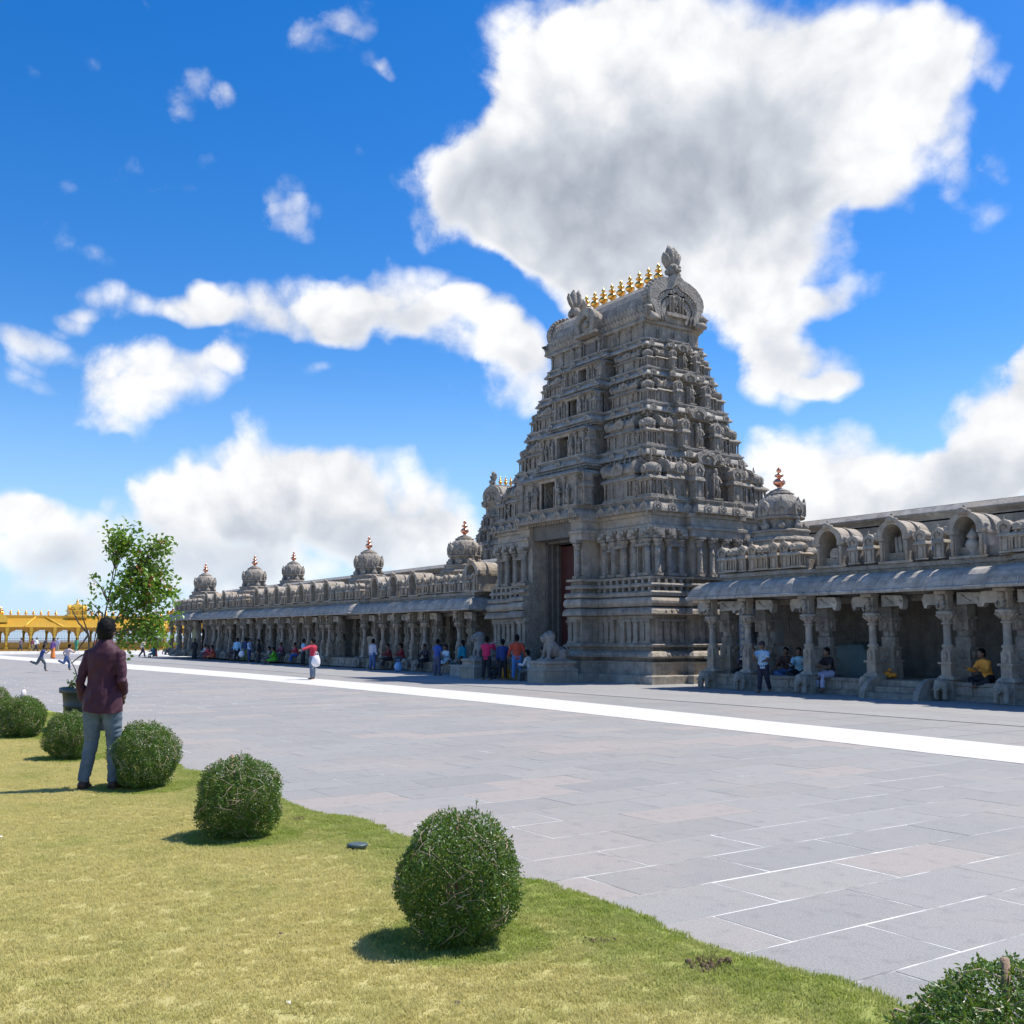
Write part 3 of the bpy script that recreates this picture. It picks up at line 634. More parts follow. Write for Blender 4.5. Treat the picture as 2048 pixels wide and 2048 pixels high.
# ================================================================== GATE TOWER
LEV = [(5.35,3.25,2.15,.90,1.25,.35,6.15),(4.52,2.66,1.68,.76,1.05,.32,8.36),(4.13,2.26,1.52,.64,.92,.28,10.17),(3.76,1.90,1.40,.48,.78,.25,11.68),(3.42,1.66,1.25,.22,.66,.22,12.97)]
def make_tower(name, label, loc, rz=0.0):
    T = thing(name, label, 'temple tower', loc, rz)
    G_ = 1.4; a, b_ = 4.95, 2.85
    PF = .85; P0 = plan(a, b_, 1.95, PF, 1.2, .32, G_)
    def part(nm, prof, m='stone', cap=-1.2): q = MB(); q.sweep(P0, prof, closed=False, cap_in=cap); return q.build(nm, m, T)
    part('platform_step', [(.9,0),(.9,.27),(.87,.30),(.3,.302)], 'stone2')
    part('plinth_course', [(.56,.302),(.56,.70),(.60,.71),(.60,.76),(.40,.765)], 'stone2')
    part('lotus_moulding', [(.40,.765),(.45,.88),(.64,.90),(.66,.96),(.56,1.08),(.44,1.14),(.28,1.15)])
    part('base_band', [(.28,1.15),(.28,1.27),(.44,1.28),(.46,1.36),(.36,1.42),(.22,1.425)])
    part('lower_wall', [(.22,1.425),(.22,2.27),(.34,2.28),(.34,2.40),(.22,2.405)])
    part('base_cornice', [(.22,2.405),(.55,2.42),(.58,2.46),(.54,2.58),(.44,2.68),(.34,2.70),(.30,2.705)])
    part('rounded_moulding', [(.30,2.705),(.46,2.74),(.52,2.84),(.52,2.92),(.46,3.02),(.34,3.08),(.30,3.085)], 'stone2')
    part('rail_band', [(.30,3.085),(.46,3.10),(.48,3.22),(.40,3.28),(.16,3.285),(.16,3.42),(.40,3.43),(.42,3.50),(.38,3.56),(.16,3.565),(.16,3.70),(.36,3.71),(.38,3.80),(.0,3.83)])
    part('upper_wall', [(0,3.83),(0,5.28)], 'stone2')
    part('architrave', [(0,5.28),(.20,5.285),(.20,5.55),(.26,5.56),(.26,5.66),(.14,5.70),(.14,6.0),(.22,6.02),(.22,6.15),(0,6.15)], 'stone2')
    # hollow core behind the mouldings, gate passage, doors
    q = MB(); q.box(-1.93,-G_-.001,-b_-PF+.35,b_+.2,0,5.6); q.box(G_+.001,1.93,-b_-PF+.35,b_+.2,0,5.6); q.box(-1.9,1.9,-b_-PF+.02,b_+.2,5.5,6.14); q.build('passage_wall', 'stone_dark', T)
    q = MB(); fy = -b_-PF+.80
    for s in (-1,1):
        for k, (wi, dd) in enumerate(((.16,.30),(.28,.20),(.40,.10))):
            x0, x1 = sorted((s*G_, s*(G_-wi))); q.box(x0,x1,fy-dd*.5+k*.14,fy+.45+k*.01,0,5.46-k*.06)
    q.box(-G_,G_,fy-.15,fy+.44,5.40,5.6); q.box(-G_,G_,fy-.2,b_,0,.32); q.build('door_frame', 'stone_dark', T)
    for s in (-1,1):
        x0, x1 = sorted((s*.005, s*(G_-.405))); q = MB(); q.box(x0,x1,fy+.36,fy+.44,.32,5.3)
        dl = q.build('door_leaf', 'red', T)
        for k in range(6): q = MB(); q.box(x0+.12,x1-.12,fy+.325,fy+.36,.5+k*.8,1.1+k*.8); q.build('door_panel', 'red', dl)
    q = MB(); q.box(-G_-.2,G_+.2,-b_-PF-1.3,-b_-PF-.4,0,.15); q.box(-G_,G_,-b_-PF-1.0,-b_-PF+.6,.15,.30); q.build('gate_step', 'stone2', T)
    lp = MB(); vp = MB()
    for (p0, p1) in zip(P0[:-1], P0[1:]):
        v0, v1 = Vector(p0), Vector(p1); L_ = (v1-v0).length; nn = Vector(((v1-v0).y, -(v1-v0).x)).normalized(); n_ = max(1, int(L_/.24))
        for q_ in range(n_):
            c_ = v0.lerp(v1, (q_+.5)/n_); a_ = c_+nn*.58; lp.sphere((a_.x,a_.y,.985), .10, 7, 5, sq=(1,1,.9)); 
            a_ = c_+nn*.52; lp.sphere((a_.x,a_.y,2.55), .075, 6, 4)
    stuff(lp.build('lotus_petals', 'stone', T))
    # columns, niches and pilasters on the two wings and the sides
    def row(fn, y, xs, rz_):
        for x in xs: fn(x, y, rz_)
    M4 = [(0,1),(math.pi,1)]
    def on_front(x, y, z, key, nm, s_=1, both=True):
        for (r_, sg) in ((0, 1), (math.pi, -1)): put(nm, K[key], T, (x*sg, y*sg, z), r_, s_)
    def on_side(x, y, z, key, nm, s_=1):
        for (r_, sg) in ((math.pi/2, 1), (-math.pi/2, -1)): put(nm, K[key], T, (x*sg, y*sg, z), r_, s_)
    for s in (-1, 1):
        for x in (2.45, 3.0, 3.62, 4.22, 4.88): on_front(s*x, -b_-.17, 3.83, 'col', 'column')
        on_front(s*1.78, -b_-PF-.13, 3.83, 'col', 'column', (.9,.9,1))
        for x in (2.36, 2.68, 3.0, 3.62, 3.98, 4.34, 4.70, 5.0): on_front(s*x, -b_-.21, 1.42, 'pil', 'pilaster', (1,1.4,.99))
        for x in (1.55, 1.88): on_front(s*x, -b_-PF-.21, 1.42, 'pil', 'pilaster', (1,1.4,.99))
        for y in (1.62, 2.2, 2.75): on_side(a+.17, s*y, 3.83, 'col', 'column')
        for y in (.95, .35): on_side(a+.32+.14, s*y, 3.83, 'col', 'column', (.9,.9,1))
        for y in (1.5, 1.8, 2.15, 2.5, 2.85): on_side(a+.21, s*y, 1.42, 'pil', 'pilaster', (1,1.4,.99))
        for y in (1.05, .7, .2): on_side(a+.32+.21, s*y, 1.42, 'smallpil', 'pilaster', (1,1.4,.99))
    nq = MB(); nq.box(-.27,-.2,-.22,0,0,.95); nq.box(.2,.27,-.22,0,0,.95); nq.box(-.34,.34,-.26,0,.95,1.06); nq.extr_y(arch(.5,.34,7,z0=1.06), -.2, 0); nq.box(-.36,.36,-.24,0,-.12,0); K['niche'] = nq.mesh('wall_niche', 'stone')
    for s in (-1, 1):
        on_front(s*3.31, -b_-.0, 3.95, 'niche', 'wall_niche'); on_front(s*4.55, -b_, 3.95, 'niche', 'wall_niche', (.7,1,1)); on_front(s*2.72, -b_, 3.95, 'niche', 'wall_niche', (.6,.8,.9))
        on_side(a, s*1.9, 3.95, 'niche', 'wall_niche'); 
    bq = MB(); bq.box(-.16,.16,-.2,0,.10,.26); bq.box(-.1,.1,-.28,0,.0,.12); bq.box(-.26,.26,-.12,0,.2,.30); K['corbel'] = bq.mesh('corbel', 'stone2')
    for s in (-1, 1):
        for x in (2.45, 3.0, 3.62, 4.22, 4.88): on_front(s*x, -b_-.19, 5.27, 'corbel', 'corbel')
        for y in (1.62, 2.2, 2.75): on_side(a+.19, s*y, 5.27, 'corbel', 'corbel')
    # upright posts in the open rail band
    rq = MB(); rq.box(-.06,.06,-.22,0,0,.145); K['post'] = rq.mesh('rail_post', 'stone')
    for s in (-1, 1):
        for zz in (3.28, 3.562):
            for x in np.arange(2.3, 5.3, .36): on_front(s*float(x), -b_-.16, zz, 'post', 'rail_post')
            for y in np.arange(1.45, 3.1, .36): on_side(a+.16, s*float(y), zz, 'post', 'rail_post')
    # ---- eaves and storeys
    for i, (A, Bh, wf, pf, ws, ps, z) in enumerate(LEV):
        P = plan(A-.0, Bh, wf, pf, ws, ps)
        k = 1.25 if i == 0 else 1.0-.06*i
        e = MB()
        e.sweep(P, [(-.42,z),(-.03,z),(0,z+.02),(.0,z+.07*k),(-.05,z+.17*k),(-.13,z+.26*k),(-.19,z+.30*k),(-.19,z+.33*k),(-.14,z+.335*k),(-.14,z+.37*k),(-.17,z+.375*k)])
        zt = z+.375*k; e.sweep(P, [(-.17,zt),(-.10,zt+.005),(-.10,zt+.055),(-.16,zt+.065),(-.5,zt+.066)]); capped(e, P, -.5, zt+.065)
        ev = e.build('eave', 'eave' if i else 'stone', T)
        ztop = zt+.066
        # dentils under the eave and beads on its crest
        dn = MB()
        for (p0, p1) in zip(P, P[1:]+P[:1]):
            v0, v1 = Vector(p0), Vector(p1); L_ = (v1-v0).length; nn = Vector(((v1-v0).y, -(v1-v0).x)).normalized(); n_ = int(L_/.17)
            for q_ in range(n_):
                c_ = v0.lerp(v1, (q_+.5)/max(1,n_))-nn*.26; dn.box(c_.x-.045,c_.x+.045,c_.y-.045,c_.y+.045,z-.085,z+.01)
                c2 = v0.lerp(v1, (q_+.5)/max(1,n_))-nn*.17; dn.box(c2.x-.04,c2.x+.04,c2.y-.04,c2.y+.04,zt-.01,zt+.05) if False else None
        stuff(dn.build('dentil_row', 'stone', T))
        kw = .42*k
        xs_ = [x for x in np.linspace(-A+.35, A-.35, int(2*A/ (0.62 if i == 0 else .8))) if abs(x) > wf+.2]
        for x in xs_:
            for sg in (1,-1): put('eave_medallion', K['kudu'], ev, (x, -sg*(Bh-.03), z+.0), 0 if sg > 0 else math.pi, kw/.4*(.8 if i else .75))
        for x in np.linspace(-wf+.3, wf-.3, 5 if i == 0 else 3):
            for sg in (1,-1): put('eave_medallion', K['kudu'], ev, (x, -sg*(Bh+pf-.03), z+.0), 0 if sg > 0 else math.pi, kw/.4*(.8 if i else .75))
        for y in np.linspace(-Bh+.35, Bh-.35, int(2*Bh/.7)):
            for sg in (1,-1): put('eave_medallion', K['kudu'], ev, (sg*(A+(ps if abs(y) < ws else 0)-.03), y, z+.0), sg*math.pi/2, kw/.4*(.8 if i else .75))
        if i == len(LEV)-1: top_z = ztop; break
        A2, B2, wf2, pf2, ws2, ps2, z2 = LEV[i+1]
        s = (z2-ztop)/1.78; H = z2-ztop
        ca, cb = A2-.42, B2-.42
        # storey wall with a real door recess behind a projecting porch
        dw = .46*s+.04; yf = Bh+pf-.30; yb = B2+pf2-.32; wp = wf-.28
        q = MB()
        pth = [(dw,-yb),(wf2-.16,-yb),(wf2-.16,-cb),(ca,-cb),(ca,-ws2+.1),(ca+ps2,-ws2+.1),(ca+ps2,ws2-.1),(ca,ws2-.1),(ca,cb),(wf2-.16,cb),(wf2-.16,yb),(dw,yb),(dw,yb-.8),(-dw,yb-.8),(-dw,yb),(-wf2+.16,yb),(-wf2+.16,cb),(-ca,cb),(-ca,ws2-.1),(-ca-ps2,ws2-.1),(-ca-ps2,-ws2+.1),(-ca,-ws2+.1),(-ca,-cb),(-wf2+.16,-cb),(-wf2+.16,-yb),(-dw,-yb),(-dw,-yb+.8),(dw,-yb+.8)]
        q.sweep(pth, [(0,ztop-.05),(0,z2+.02)])
        q.box(-dw-.001,dw+.001,-yb+.003,-yb+.4,ztop+H*.66,z2+.01); q.box(-dw-.001,dw+.001,yb-.4,yb-.003,ztop+H*.66,z2+.01)
        pq = plan(ca, cb, wf2-.16, yb-cb, ws2-.1, ps2)
        q.sweep(pq, [(0,z2-.20*s),(.14,z2-.19*s),(.14,z2-.12*s),(.24,z2-.10*s),(.24,z2-.02*s),(.1,z2)])
        q.build('storey_wall', 'stone', T)
        for sg in (1,-1):
            q = MB(); zz = ztop+H*.68
            y0_, y1_ = sorted((-sg*yf, -sg*(yb-.05)))
            q.box(-wp,-dw,y0_,y1_,ztop-.02,zz); q.box(dw,wp,y0_,y1_,ztop-.02,zz); q.box(-wp,wp,y0_,y1_,zz,zz+.12*s)
            rw = [(wp,-yb+.2),(wp,-yf),(-wp,-yf),(-wp,-yb+.2)][::-1]
            rr = MB(); rr.sweep(rw, [(0,zz),(.10,zz+.01),(.10,zz+.05),(.20,zz+.07*s),(.20,zz+.11*s),(.13,zz+.20*s),(.02,zz+.26*s),(-.1,zz+.27*s)], closed=False); rr.box(-wp+.05,wp-.05,-yf+.06,-yb+.2,zz,zz+.268*s)
            q.merge(rr, Matrix.Rotation(0 if sg > 0 else math.pi, 4, 'Z')); q.build('porch', 'stone', T)
            q = MB()
            for sx in (-1,1): q.box(sx*(dw+.05)-.05, sx*(dw+.05)+.05, -sg*yf-.07, -sg*yf+.07, ztop, ztop+H*.64)
            q.box(-dw-.12,dw+.12,-sg*yf-.09,-sg*yf+.09,ztop+H*.635,ztop+H*.69); q.build('door_surround', 'stone2', T)
        # corner shrines
        kw_ = .82*s
        for sx in (-1,1):
            for sy in (-1,1):
                ck = put('corner_shrine', K['kuta'], T, (sx*(A-.19-kw_*.5), sy*(Bh-.19-kw_*.5), ztop), 0, (kw_, kw_, H*.80))
                put('finial', K['stonefinial'], ck, (0,0,.99), 0, (1.1, 1.1, 1.0))
        # oblong shrines on the wings
        x_in, x_out = wf+.14, A-.24-kw_; ln = (x_out-x_in)*.98
        me = shala_mesh(ln, .72*s, H*.90, 'stone', 5)
        for sx in (-1,1):
            for sy in (-1,1): put('oblong_shrine', me, T, (sx*(x_in+x_out)/2, sy*(Bh-.22-.36*s), ztop), 0 if sy < 0 else math.pi)
        y_in, y_out = ws2-.05, Bh-.24-kw_; ln2 = max(.5, (y_out-y_in)*1.0)
        me2 = shala_mesh(ln2, .70*s, H*.88, 'stone', 4)
        for sx in (-1,1):
            for sy in (-1,1): put('oblong_shrine', me2, T, (sx*(A-.22-.35*s), sy*(y_in+y_out)/2, ztop), sx*math.pi/2)
        # small figures in the gaps beside the corner shrines
        for sx in (-1,1):
            for sy in (-1,1):
                put('carved_figure', K['statue0' if sx*sy > 0 else 'statue1'], T, (sx*(A-.22-kw_*1.06), sy*(Bh-.30), ztop), 0 if sy < 0 else math.pi, H*.42)
                put('carved_figure', K['statue1' if sx*sy > 0 else 'statue0'], T, (sx*(A-.30), sy*(Bh-.22-kw_*1.06), ztop), sx*math.pi/2, H*.42)
        # central bay: gabled shrines, guardian figures, row of pots below the door
        for sg in (1,-1):
            r_ = 0 if sg > 0 else math.pi
            for sx in (-1,1):
                put('gabled_shrine', K['panjara'], T, (sx*(wf-.22)*1.0, -sg*(Bh+pf*.35), ztop), r_, (s*.85, s*.9, H*.84/1.5))
                put('carved_figure', K['statue0' if sx > 0 else 'statue1'], T, (sx*(dw+.32*s), -sg*(yf+.11*s), ztop), r_, H*.60)
                put('column', K['col'], T, (sx*(dw+.64*s), -sg*(yf+.05), ztop), r_, (.5*s,.5*s,H*.68/1.45))
            for sx in (-1,1):
                if dw+.95*s < wp-.05: put('carved_figure', K['statue1' if sx > 0 else 'statue0'], T, (sx*(dw+.92*s), -sg*(yf+.09*s), ztop), r_, H*.52)
                if dw+1.2*s < wp+.05: put('column', K['col'], T, (sx*(wp-.06), -sg*(yf+.04), ztop), r_, (.5*s,.5*s,H*.68/1.45))
                for xx in (.5, .82): put('carved_figure', K['statue0' if sx > 0 else 'statue1'], T, (sx*wf2*xx, -sg*(yb+.10), ztop+H*.68+.26*s), r_, H*.26)
            for k in range(9):
                x = (k-4)*wf*.19; put('pot_finial', K['stonefinial'], T, (x, -sg*(yf-.12), ztop+H*.68+.26*s), r_, (.8*s,.8*s,.62*s))
        for sg in (1,-1):
            r_ = sg*math.pi/2
            for sy in (-1,1):
                put('gabled_shrine', K['panjara'], T, (sg*(A+ps-.36*s), sy*(ws-.28*s), ztop), r_, (s*.8, s*.8, H*.82/1.5))
                put('column', K['col'], T, (sg*(ca+ps2+.06), sy*.40*s, ztop), r_, (.6*s,.6*s,H*.80/1.45))
            put('carved_figure', K['statue0'], T, (sg*(A+ps-.34*s), 0, ztop+.04), r_, H*.72)
            q = MB(); q.extr_y(arch(.95*s, .55*s, 8), -.12, .2); arch_ring(q, 1.1*s, .62*s, .72*s, .42*s, -.2, -.05); q.sphere((0,-.12,.2*s), .12*s, 8, 6)
            q.build('side_gable', 'stone', T, loc=(sg*(A2+ps2-.05), 0, z2-.22*s), rz=r_)
    # ---- neck, barrel roof, gables
    A, Bh, wf, pf, ws, ps, z = LEV[-1]
    na, nb = A-.30, Bh-.24
    q = MB(); q.box(-na,na,-nb,nb,top_z-.05,14.02); 
    q.box(-.75,.75,-nb-.24,nb+.24,top_z-.04,14.0)
    q.build('neck_wall', 'stone', T)
    for sg in (1,-1):
        r_ = 0 if sg > 0 else math.pi
        for x in np.linspace(-na+.1, na-.1, 9):
            if abs(x) > .8: put('column', K['col'], T, (x, -sg*(nb+.04), top_z), r_, (.5,.5,(13.95-top_z)/1.45))
        for x in (-.62,.62): put('column', K['col'], T, (x, -sg*(nb+.30), top_z), r_, (.55,.55,(13.95-top_z)/1.45))
        put('carved_figure', K['statue0'], T, (-1.3, -sg*(nb+.16), top_z), r_, .5); put('carved_figure', K['statue1'], T, (1.3, -sg*(nb+.16), top_z), r_, .5)
        for y in (-.8,0,.8): put('carved_figure', K['statue1'], T, (sg*(na+.16), y, top_z), sg*math.pi/2, .5)
        q = MB(); q.box(-.34,.34,-.05,.0,.02,.48); q.box(-.42,-.34,-.1,0,0,.52); q.box(.34,.42,-.1,0,0,.52); q.build('neck_window', 'stone_dark', T, loc=(0,-sg*(nb+.245),top_z), rz=r_)
    q = MB(); q.sweep([(na,-nb),(na,nb),(-na,nb),(-na,-nb)], [(0,13.94),(.14,13.96),(.16,14.02),(.12,14.10),(.06,14.14),(.0,14.16)]); q.box(-na,na,-nb,nb,14.0,14.155); q.build('roof_ledge', 'stone', T)
    vault = [(-1.36,14.15),(-1.45,14.42),(-1.44,14.75),(-1.33,15.10),(-1.10,15.45),(-.76,15.74),(-.40,15.90),(-.22,15.94),(-.22,16.04),(.22,16.04),(.22,15.94),(.40,15.90),(.76,15.74),(1.10,15.45),(1.33,15.10),(1.44,14.75),(1.45,14.42),(1.36,14.15)]
    q = MB(); q.extr_x([(y,z) for y,z in reversed(vault)], -3.12, 3.12); vt = q.build('barrel_roof', 'stone', T)
    # rows of overlapping leaf tiles on the vault
    tq = MB(); tq.add([(-.1,0,0),(.1,0,0),(.1,-.03,.26),(0,-.05,.36),(-.1,-.03,.26),(0,-.06,.12)], [(0,1,5),(1,2,5),(2,3,5),(3,4,5),(4,0,5)]); tile = tq.mesh('roof_tile', 'stone')
    al = MB()
    for sg in (1,-1):
        for (ya,za),(yb,zb) in zip(vault[:5], vault[1:6]):
            ang = math.atan2(-(yb-ya)*-1, zb-za); 
            for k in range(30):
                x = -3.0+6.0*k/29
                mtx = Matrix.Rotation(0 if sg > 0 else math.pi, 4, 'Z') @ Matrix.Translation((x, (ya+yb)/2-.0, (za+zb)/2-.17)) @ Matrix.Rotation(-math.atan2(yb-ya, zb-za), 4, 'X')
                al.merge(tq, mtx)
    stuff(al.build('leaf_tiles', 'stone', T))
    for sg in (1,-1):
        dm = MB(); dm.extr_y(arch(1.15,1.05,8), -.75, .6, 0, True); arch_ring(dm, 1.35, 1.2, .85, .78, -.95, -.70); dm.extr_y(arch(.8,.74,7), -.80,-.7); dm.sphere((0,-.85,.36), .14, 8, 6); dm.tube([(0,-.85,1.1),(0,-.95,1.35)],[.14,.04],7); dm.box(-.7,.7,-.98,.2,-.12,0)
        dm.build('roof_dormer', 'stone', T, loc=(0,-sg*1.05,14.22), rz=0 if sg > 0 else math.pi)
        g = MB()
        w_, h_ = 2.86, 2.06
        g.extr_y(arch(w_*.98, h_*.98, 14, base=.40), -.16, .25, 0, True)
        arch_ring(g, w_*1.02, h_*1.02, w_*.74, h_*.76, -.34, -.1); arch_ring(g, w_*.72, h_*.74, w_*.60, h_*.62, -.30, -.1); arch_ring(g, w_*.56, h_*.58, w_*.40, h_*.44, -.27, -.1)
        n_ = 26; o = arch(w_*1.02, h_*1.02, 14)
        for k in range(1, len(o)-1):
            x, z_ = o[k]; g.sphere((x, -.08, z_), .10, 7, 5, sq=(1,1.4,1)); 
            x2, z2_ = arch(w_*.70, h_*.70, 14)[k]; g.sphere((x2, -.3, z2_), .05, 6, 4)
        for sx in (-1,1):
            g.tube([(sx*w_*.36,-.25,.02),(sx*w_*.52,-.28,.10),(sx*w_*.56,-.28,.34),(sx*w_*.48,-.28,.44),(sx*w_*.44,-.28,.30)], [.16,.17,.14,.10,.06], 8)
            g.box(min(sx*1.20,sx*1.48),max(sx*1.20,sx*1.48),-.28,.3,-.10,.55)
            for xx in (.18,.34): g.lathe([(.05,.35),(.045,.95),(.08,1.05)], 6, (sx*xx,-.28,0))
        g.box(-.55,.55,-.34,0,.22,.36); g.box(-.45,.45,-.30,0,1.04,1.14)
        gb = g.build('roof_gable', 'stone', T, loc=(sg*3.14,0,14.10), rz=sg*math.pi/2)
        put('carved_figure', K['statue0'], gb, (0,-.25,.36), 0, .68); put('carved_figure', K['statue1'], gb, (-.26,-.22,.36), 0, .5)
        c = MB(); c.sphere((0,-.12,.22), .30, 10, 8, sq=(1,.9,.95)); c.sphere((-.12,-.38,.30), .07, 7, 5); c.sphere((.12,-.38,.30), .07, 7, 5); c.sphere((0,-.42,.14), .12, 8, 6, sq=(1.3,1,.7)); c.sphere((-.28,-.1,.10), .13, 7, 5); c.sphere((.28,-.1,.10), .13, 7, 5)
        c.tube([(-.2,-.1,-.3),(0,-.16,0.0),(.2,-.1,-.3)], [.12,.16,.12], 8); c.tube([(0,-.2,.1),(0,-.22,-.5)], [.16,.05], 8)
        for xx, zz, tl in ((-.38,.62,-.5),(-.13,.98,-.12),(.14,.95,.12),(.40,.72,.5)):
            c.tube([(xx*.45,-.02,.32),(xx*.8,-.05,.32+zz*.45),(xx*1.0,-.07,.32+zz*.75),(xx*1.08,-.02,.32+zz)], [.10,.19,.17,.04], 8, flat=.55)
        c.build('lion_face_crest', 'stone', gb, loc=(0,0,1.98))
    for k in range(9): put('kalasha', K['kalasha'], T, (-2.4+.6*k, 0, 16.03), 0, (1.0,1.0,1.12))
    return T
TOWER = make_tower('gate_tower', 'tall grey carved stone gate tower with gold pots along its roof ridge', (-32.8, 27.47, 0))
FAR_T = copy_tree(TOWER)
FAR_T.location = (-81.0, 55.0, 0); FAR_T.rotation_euler = (0, 0, R(90))
tag(FAR_T, 'distant carved stone tower showing behind the left shoulder of the tall gate tower', 'temple tower')
# ================================================================== ARCADES
TS = bpy.data.scenes.new('workbench')
def remesh(mb, name, mats, voxel, smooth=6, keep=None):
    """fuse overlapping closed pieces into one continuous surface"""
    me = mb.mesh(name+'_src', mats); o = bpy.data.objects.new('tmp', me); TS.collection.objects.link(o)
    m = o.modifiers.new('r', 'REMESH'); m.mode = 'VOXEL'; m.voxel_size = voxel; m.use_smooth_shade = True
    if smooth: s = o.modifiers.new('s', 'SMOOTH'); s.iterations = smooth; s.factor = 0.5
    with bpy.context.temp_override(scene=TS, view_layer=TS.view_layers[0]): dg = bpy.context.evaluated_depsgraph_get(); dg.update()
    out = bpy.data.meshes.new_from_object(o.evaluated_get(dg)); out.name = name
    bpy.data.objects.remove(o); bpy.data.meshes.remove(me)
    out.materials.clear()
    for q in (mats if isinstance(mats, (list, tuple)) else [mats]): out.materials.append(M[q] if isinstance(q, str) else q)
    for p in out.polygons: p.use_smooth = True
    return out
e = MB()
e.sphere((0,.22,.34), .2, 12, 8, sq=(.85,1.3,.9)); e.sphere((0,-.06,.40), .145, 12, 8, sq=(.95,1,1.1)); e.sphere((0,-.12,.46), .09, 8, 6)
e.tube([(0,-.14,.38),(0,-.23,.30),(0,-.26,.18),(0,-.25,.09),(.03,-.30,.05)], [.085,.07,.055,.045,.035], 8)
for s in (-1,1):
    e.tube([(s*.11,.02,.30),(s*.12,-.02,.15),(s*.12,-.03,.0)], [.085,.07,.075], 8); e.tube([(s*.12,.38,.30),(s*.13,.40,.15),(s*.13,.36,0)], [.1,.075,.08], 8)
    e.sphere((s*.15,-.0,.37), .11, 8, 6, sq=(.35,.8,1.15)); e.tube([(s*.07,-.16,.32),(s*.09,-.25,.25),(s*.09,-.30,.27)], [.028,.022,.012], 6)
K['elephant'] = remesh(e, 'elephant_carving', 'stone2', .022, 4)
def pillar_mesh():
    b = MB()
    b.box(-.19,.19,-.17,.2,0,.50); b.sweep([(.2,-.16),(.2,.16),(-.2,.16),(-.2,-.16)], [(0,.50),(.05,.54),(.0,.62),(-.06,.66)])
    b.box(-.14,.14,-.14,.14,.5,.96); b.box(-.20,.20,-.19,.19,.93,.98); b.box(-.13,.13,-.13,.13,.98,1.26); b.sphere((0,-.14,1.12), .075, 8, 6, sq=(.8,.8,1.5))
    b.lathe([(.15,1.24),(.16,1.29),(.12,1.33),(.155,1.37),(.155,1.42),(.105,1.45),(.10,1.9),(.105,1.95),(.145,1.97),(.145,2.0),(.11,2.03)], 8)
    b.lathe([(.10,2.02),(.13,2.08),(.20,2.17),(.235,2.24),(.245,2.29),(.18,2.30),(.16,2.34)], 12, lobes=12, lamp=.05)
    for k in range(8):
        a = k*math.pi/4+.39; b.tube([(.14*math.cos(a),.14*math.sin(a),2.08),(.25*math.cos(a),.25*math.sin(a),2.20),(.22*math.cos(a),.22*math.sin(a),2.27)], [.02,.03,.02], 5)
    b.box(-.13,.13,-.12,.12,2.30,2.9)
    # rampant lion bracket figure
    b.sphere((0,-.15,2.48), .10, 8, 6, sq=(.9,.8,1.4)); b.sphere((0,-.20,2.66), .085, 8, 6); b.tube([(-.08,-.18,2.5),(-.10,-.27,2.42),(-.07,-.25,2.34)], .03, 6); b.tube([(.08,-.18,2.5),(.10,-.27,2.42),(.07,-.25,2.34)], .03, 6); b.box(-.17,.17,-.26,.12,2.74,2.82)
    return b.mesh('pillar', 'stone2')
def pier_mesh():
    b = MB(); b.box(-.24,.24,-.2,.2,.4,.98); b.box(-.28,.28,-.24,.24,.94,1.0); b.box(-.22,.22,-.18,.18,1.0,1.32); b.box(-.26,.26,-.22,.22,1.30,1.36)
    b.lathe([(.24,1.36),(.24,1.62),(.19,1.66),(.19,1.78),(.24,1.82)], 8, rot=math.pi/8, smooth=False); b.box(-.22,.22,-.18,.18,1.8,2.12); b.box(-.26,.26,-.22,.22,2.1,2.16); b.box(-.2,.2,-.17,.17,2.16,2.9)
    for z in (1.16,1.96): 
        b.sphere((0,-.2,z), .09, 8, 6, sq=(.9,.5,1.3)); b.sphere((-.23,0,z), .08, 8, 6, sq=(.5,.9,1.3)); b.sphere((.23,0,z), .08, 8, 6, sq=(.5,.9,1.3))
    return b.mesh('pier', 'stone')
def bracket_mesh():
    b = MB(); p = [(.16,2.48),(.70,2.50),(.74,2.42),(.80,2.40),(.84,2.50),(.86,2.66),(.80,2.78),(.16,2.80)]
    b.extr_y(p, -.11, .11); b.sphere((.76,-.11,2.62), .05, 6, 4); b.tube([(.3,-.12,2.74),(.42,-.13,2.62),(.55,-.12,2.56)], .025, 5)
    return b.mesh('roof_bracket', 'stone_lt')
K['pillar'] = pillar_mesh(); K['pier'] = pier_mesh(); K['bracket'] = bracket_mesh()
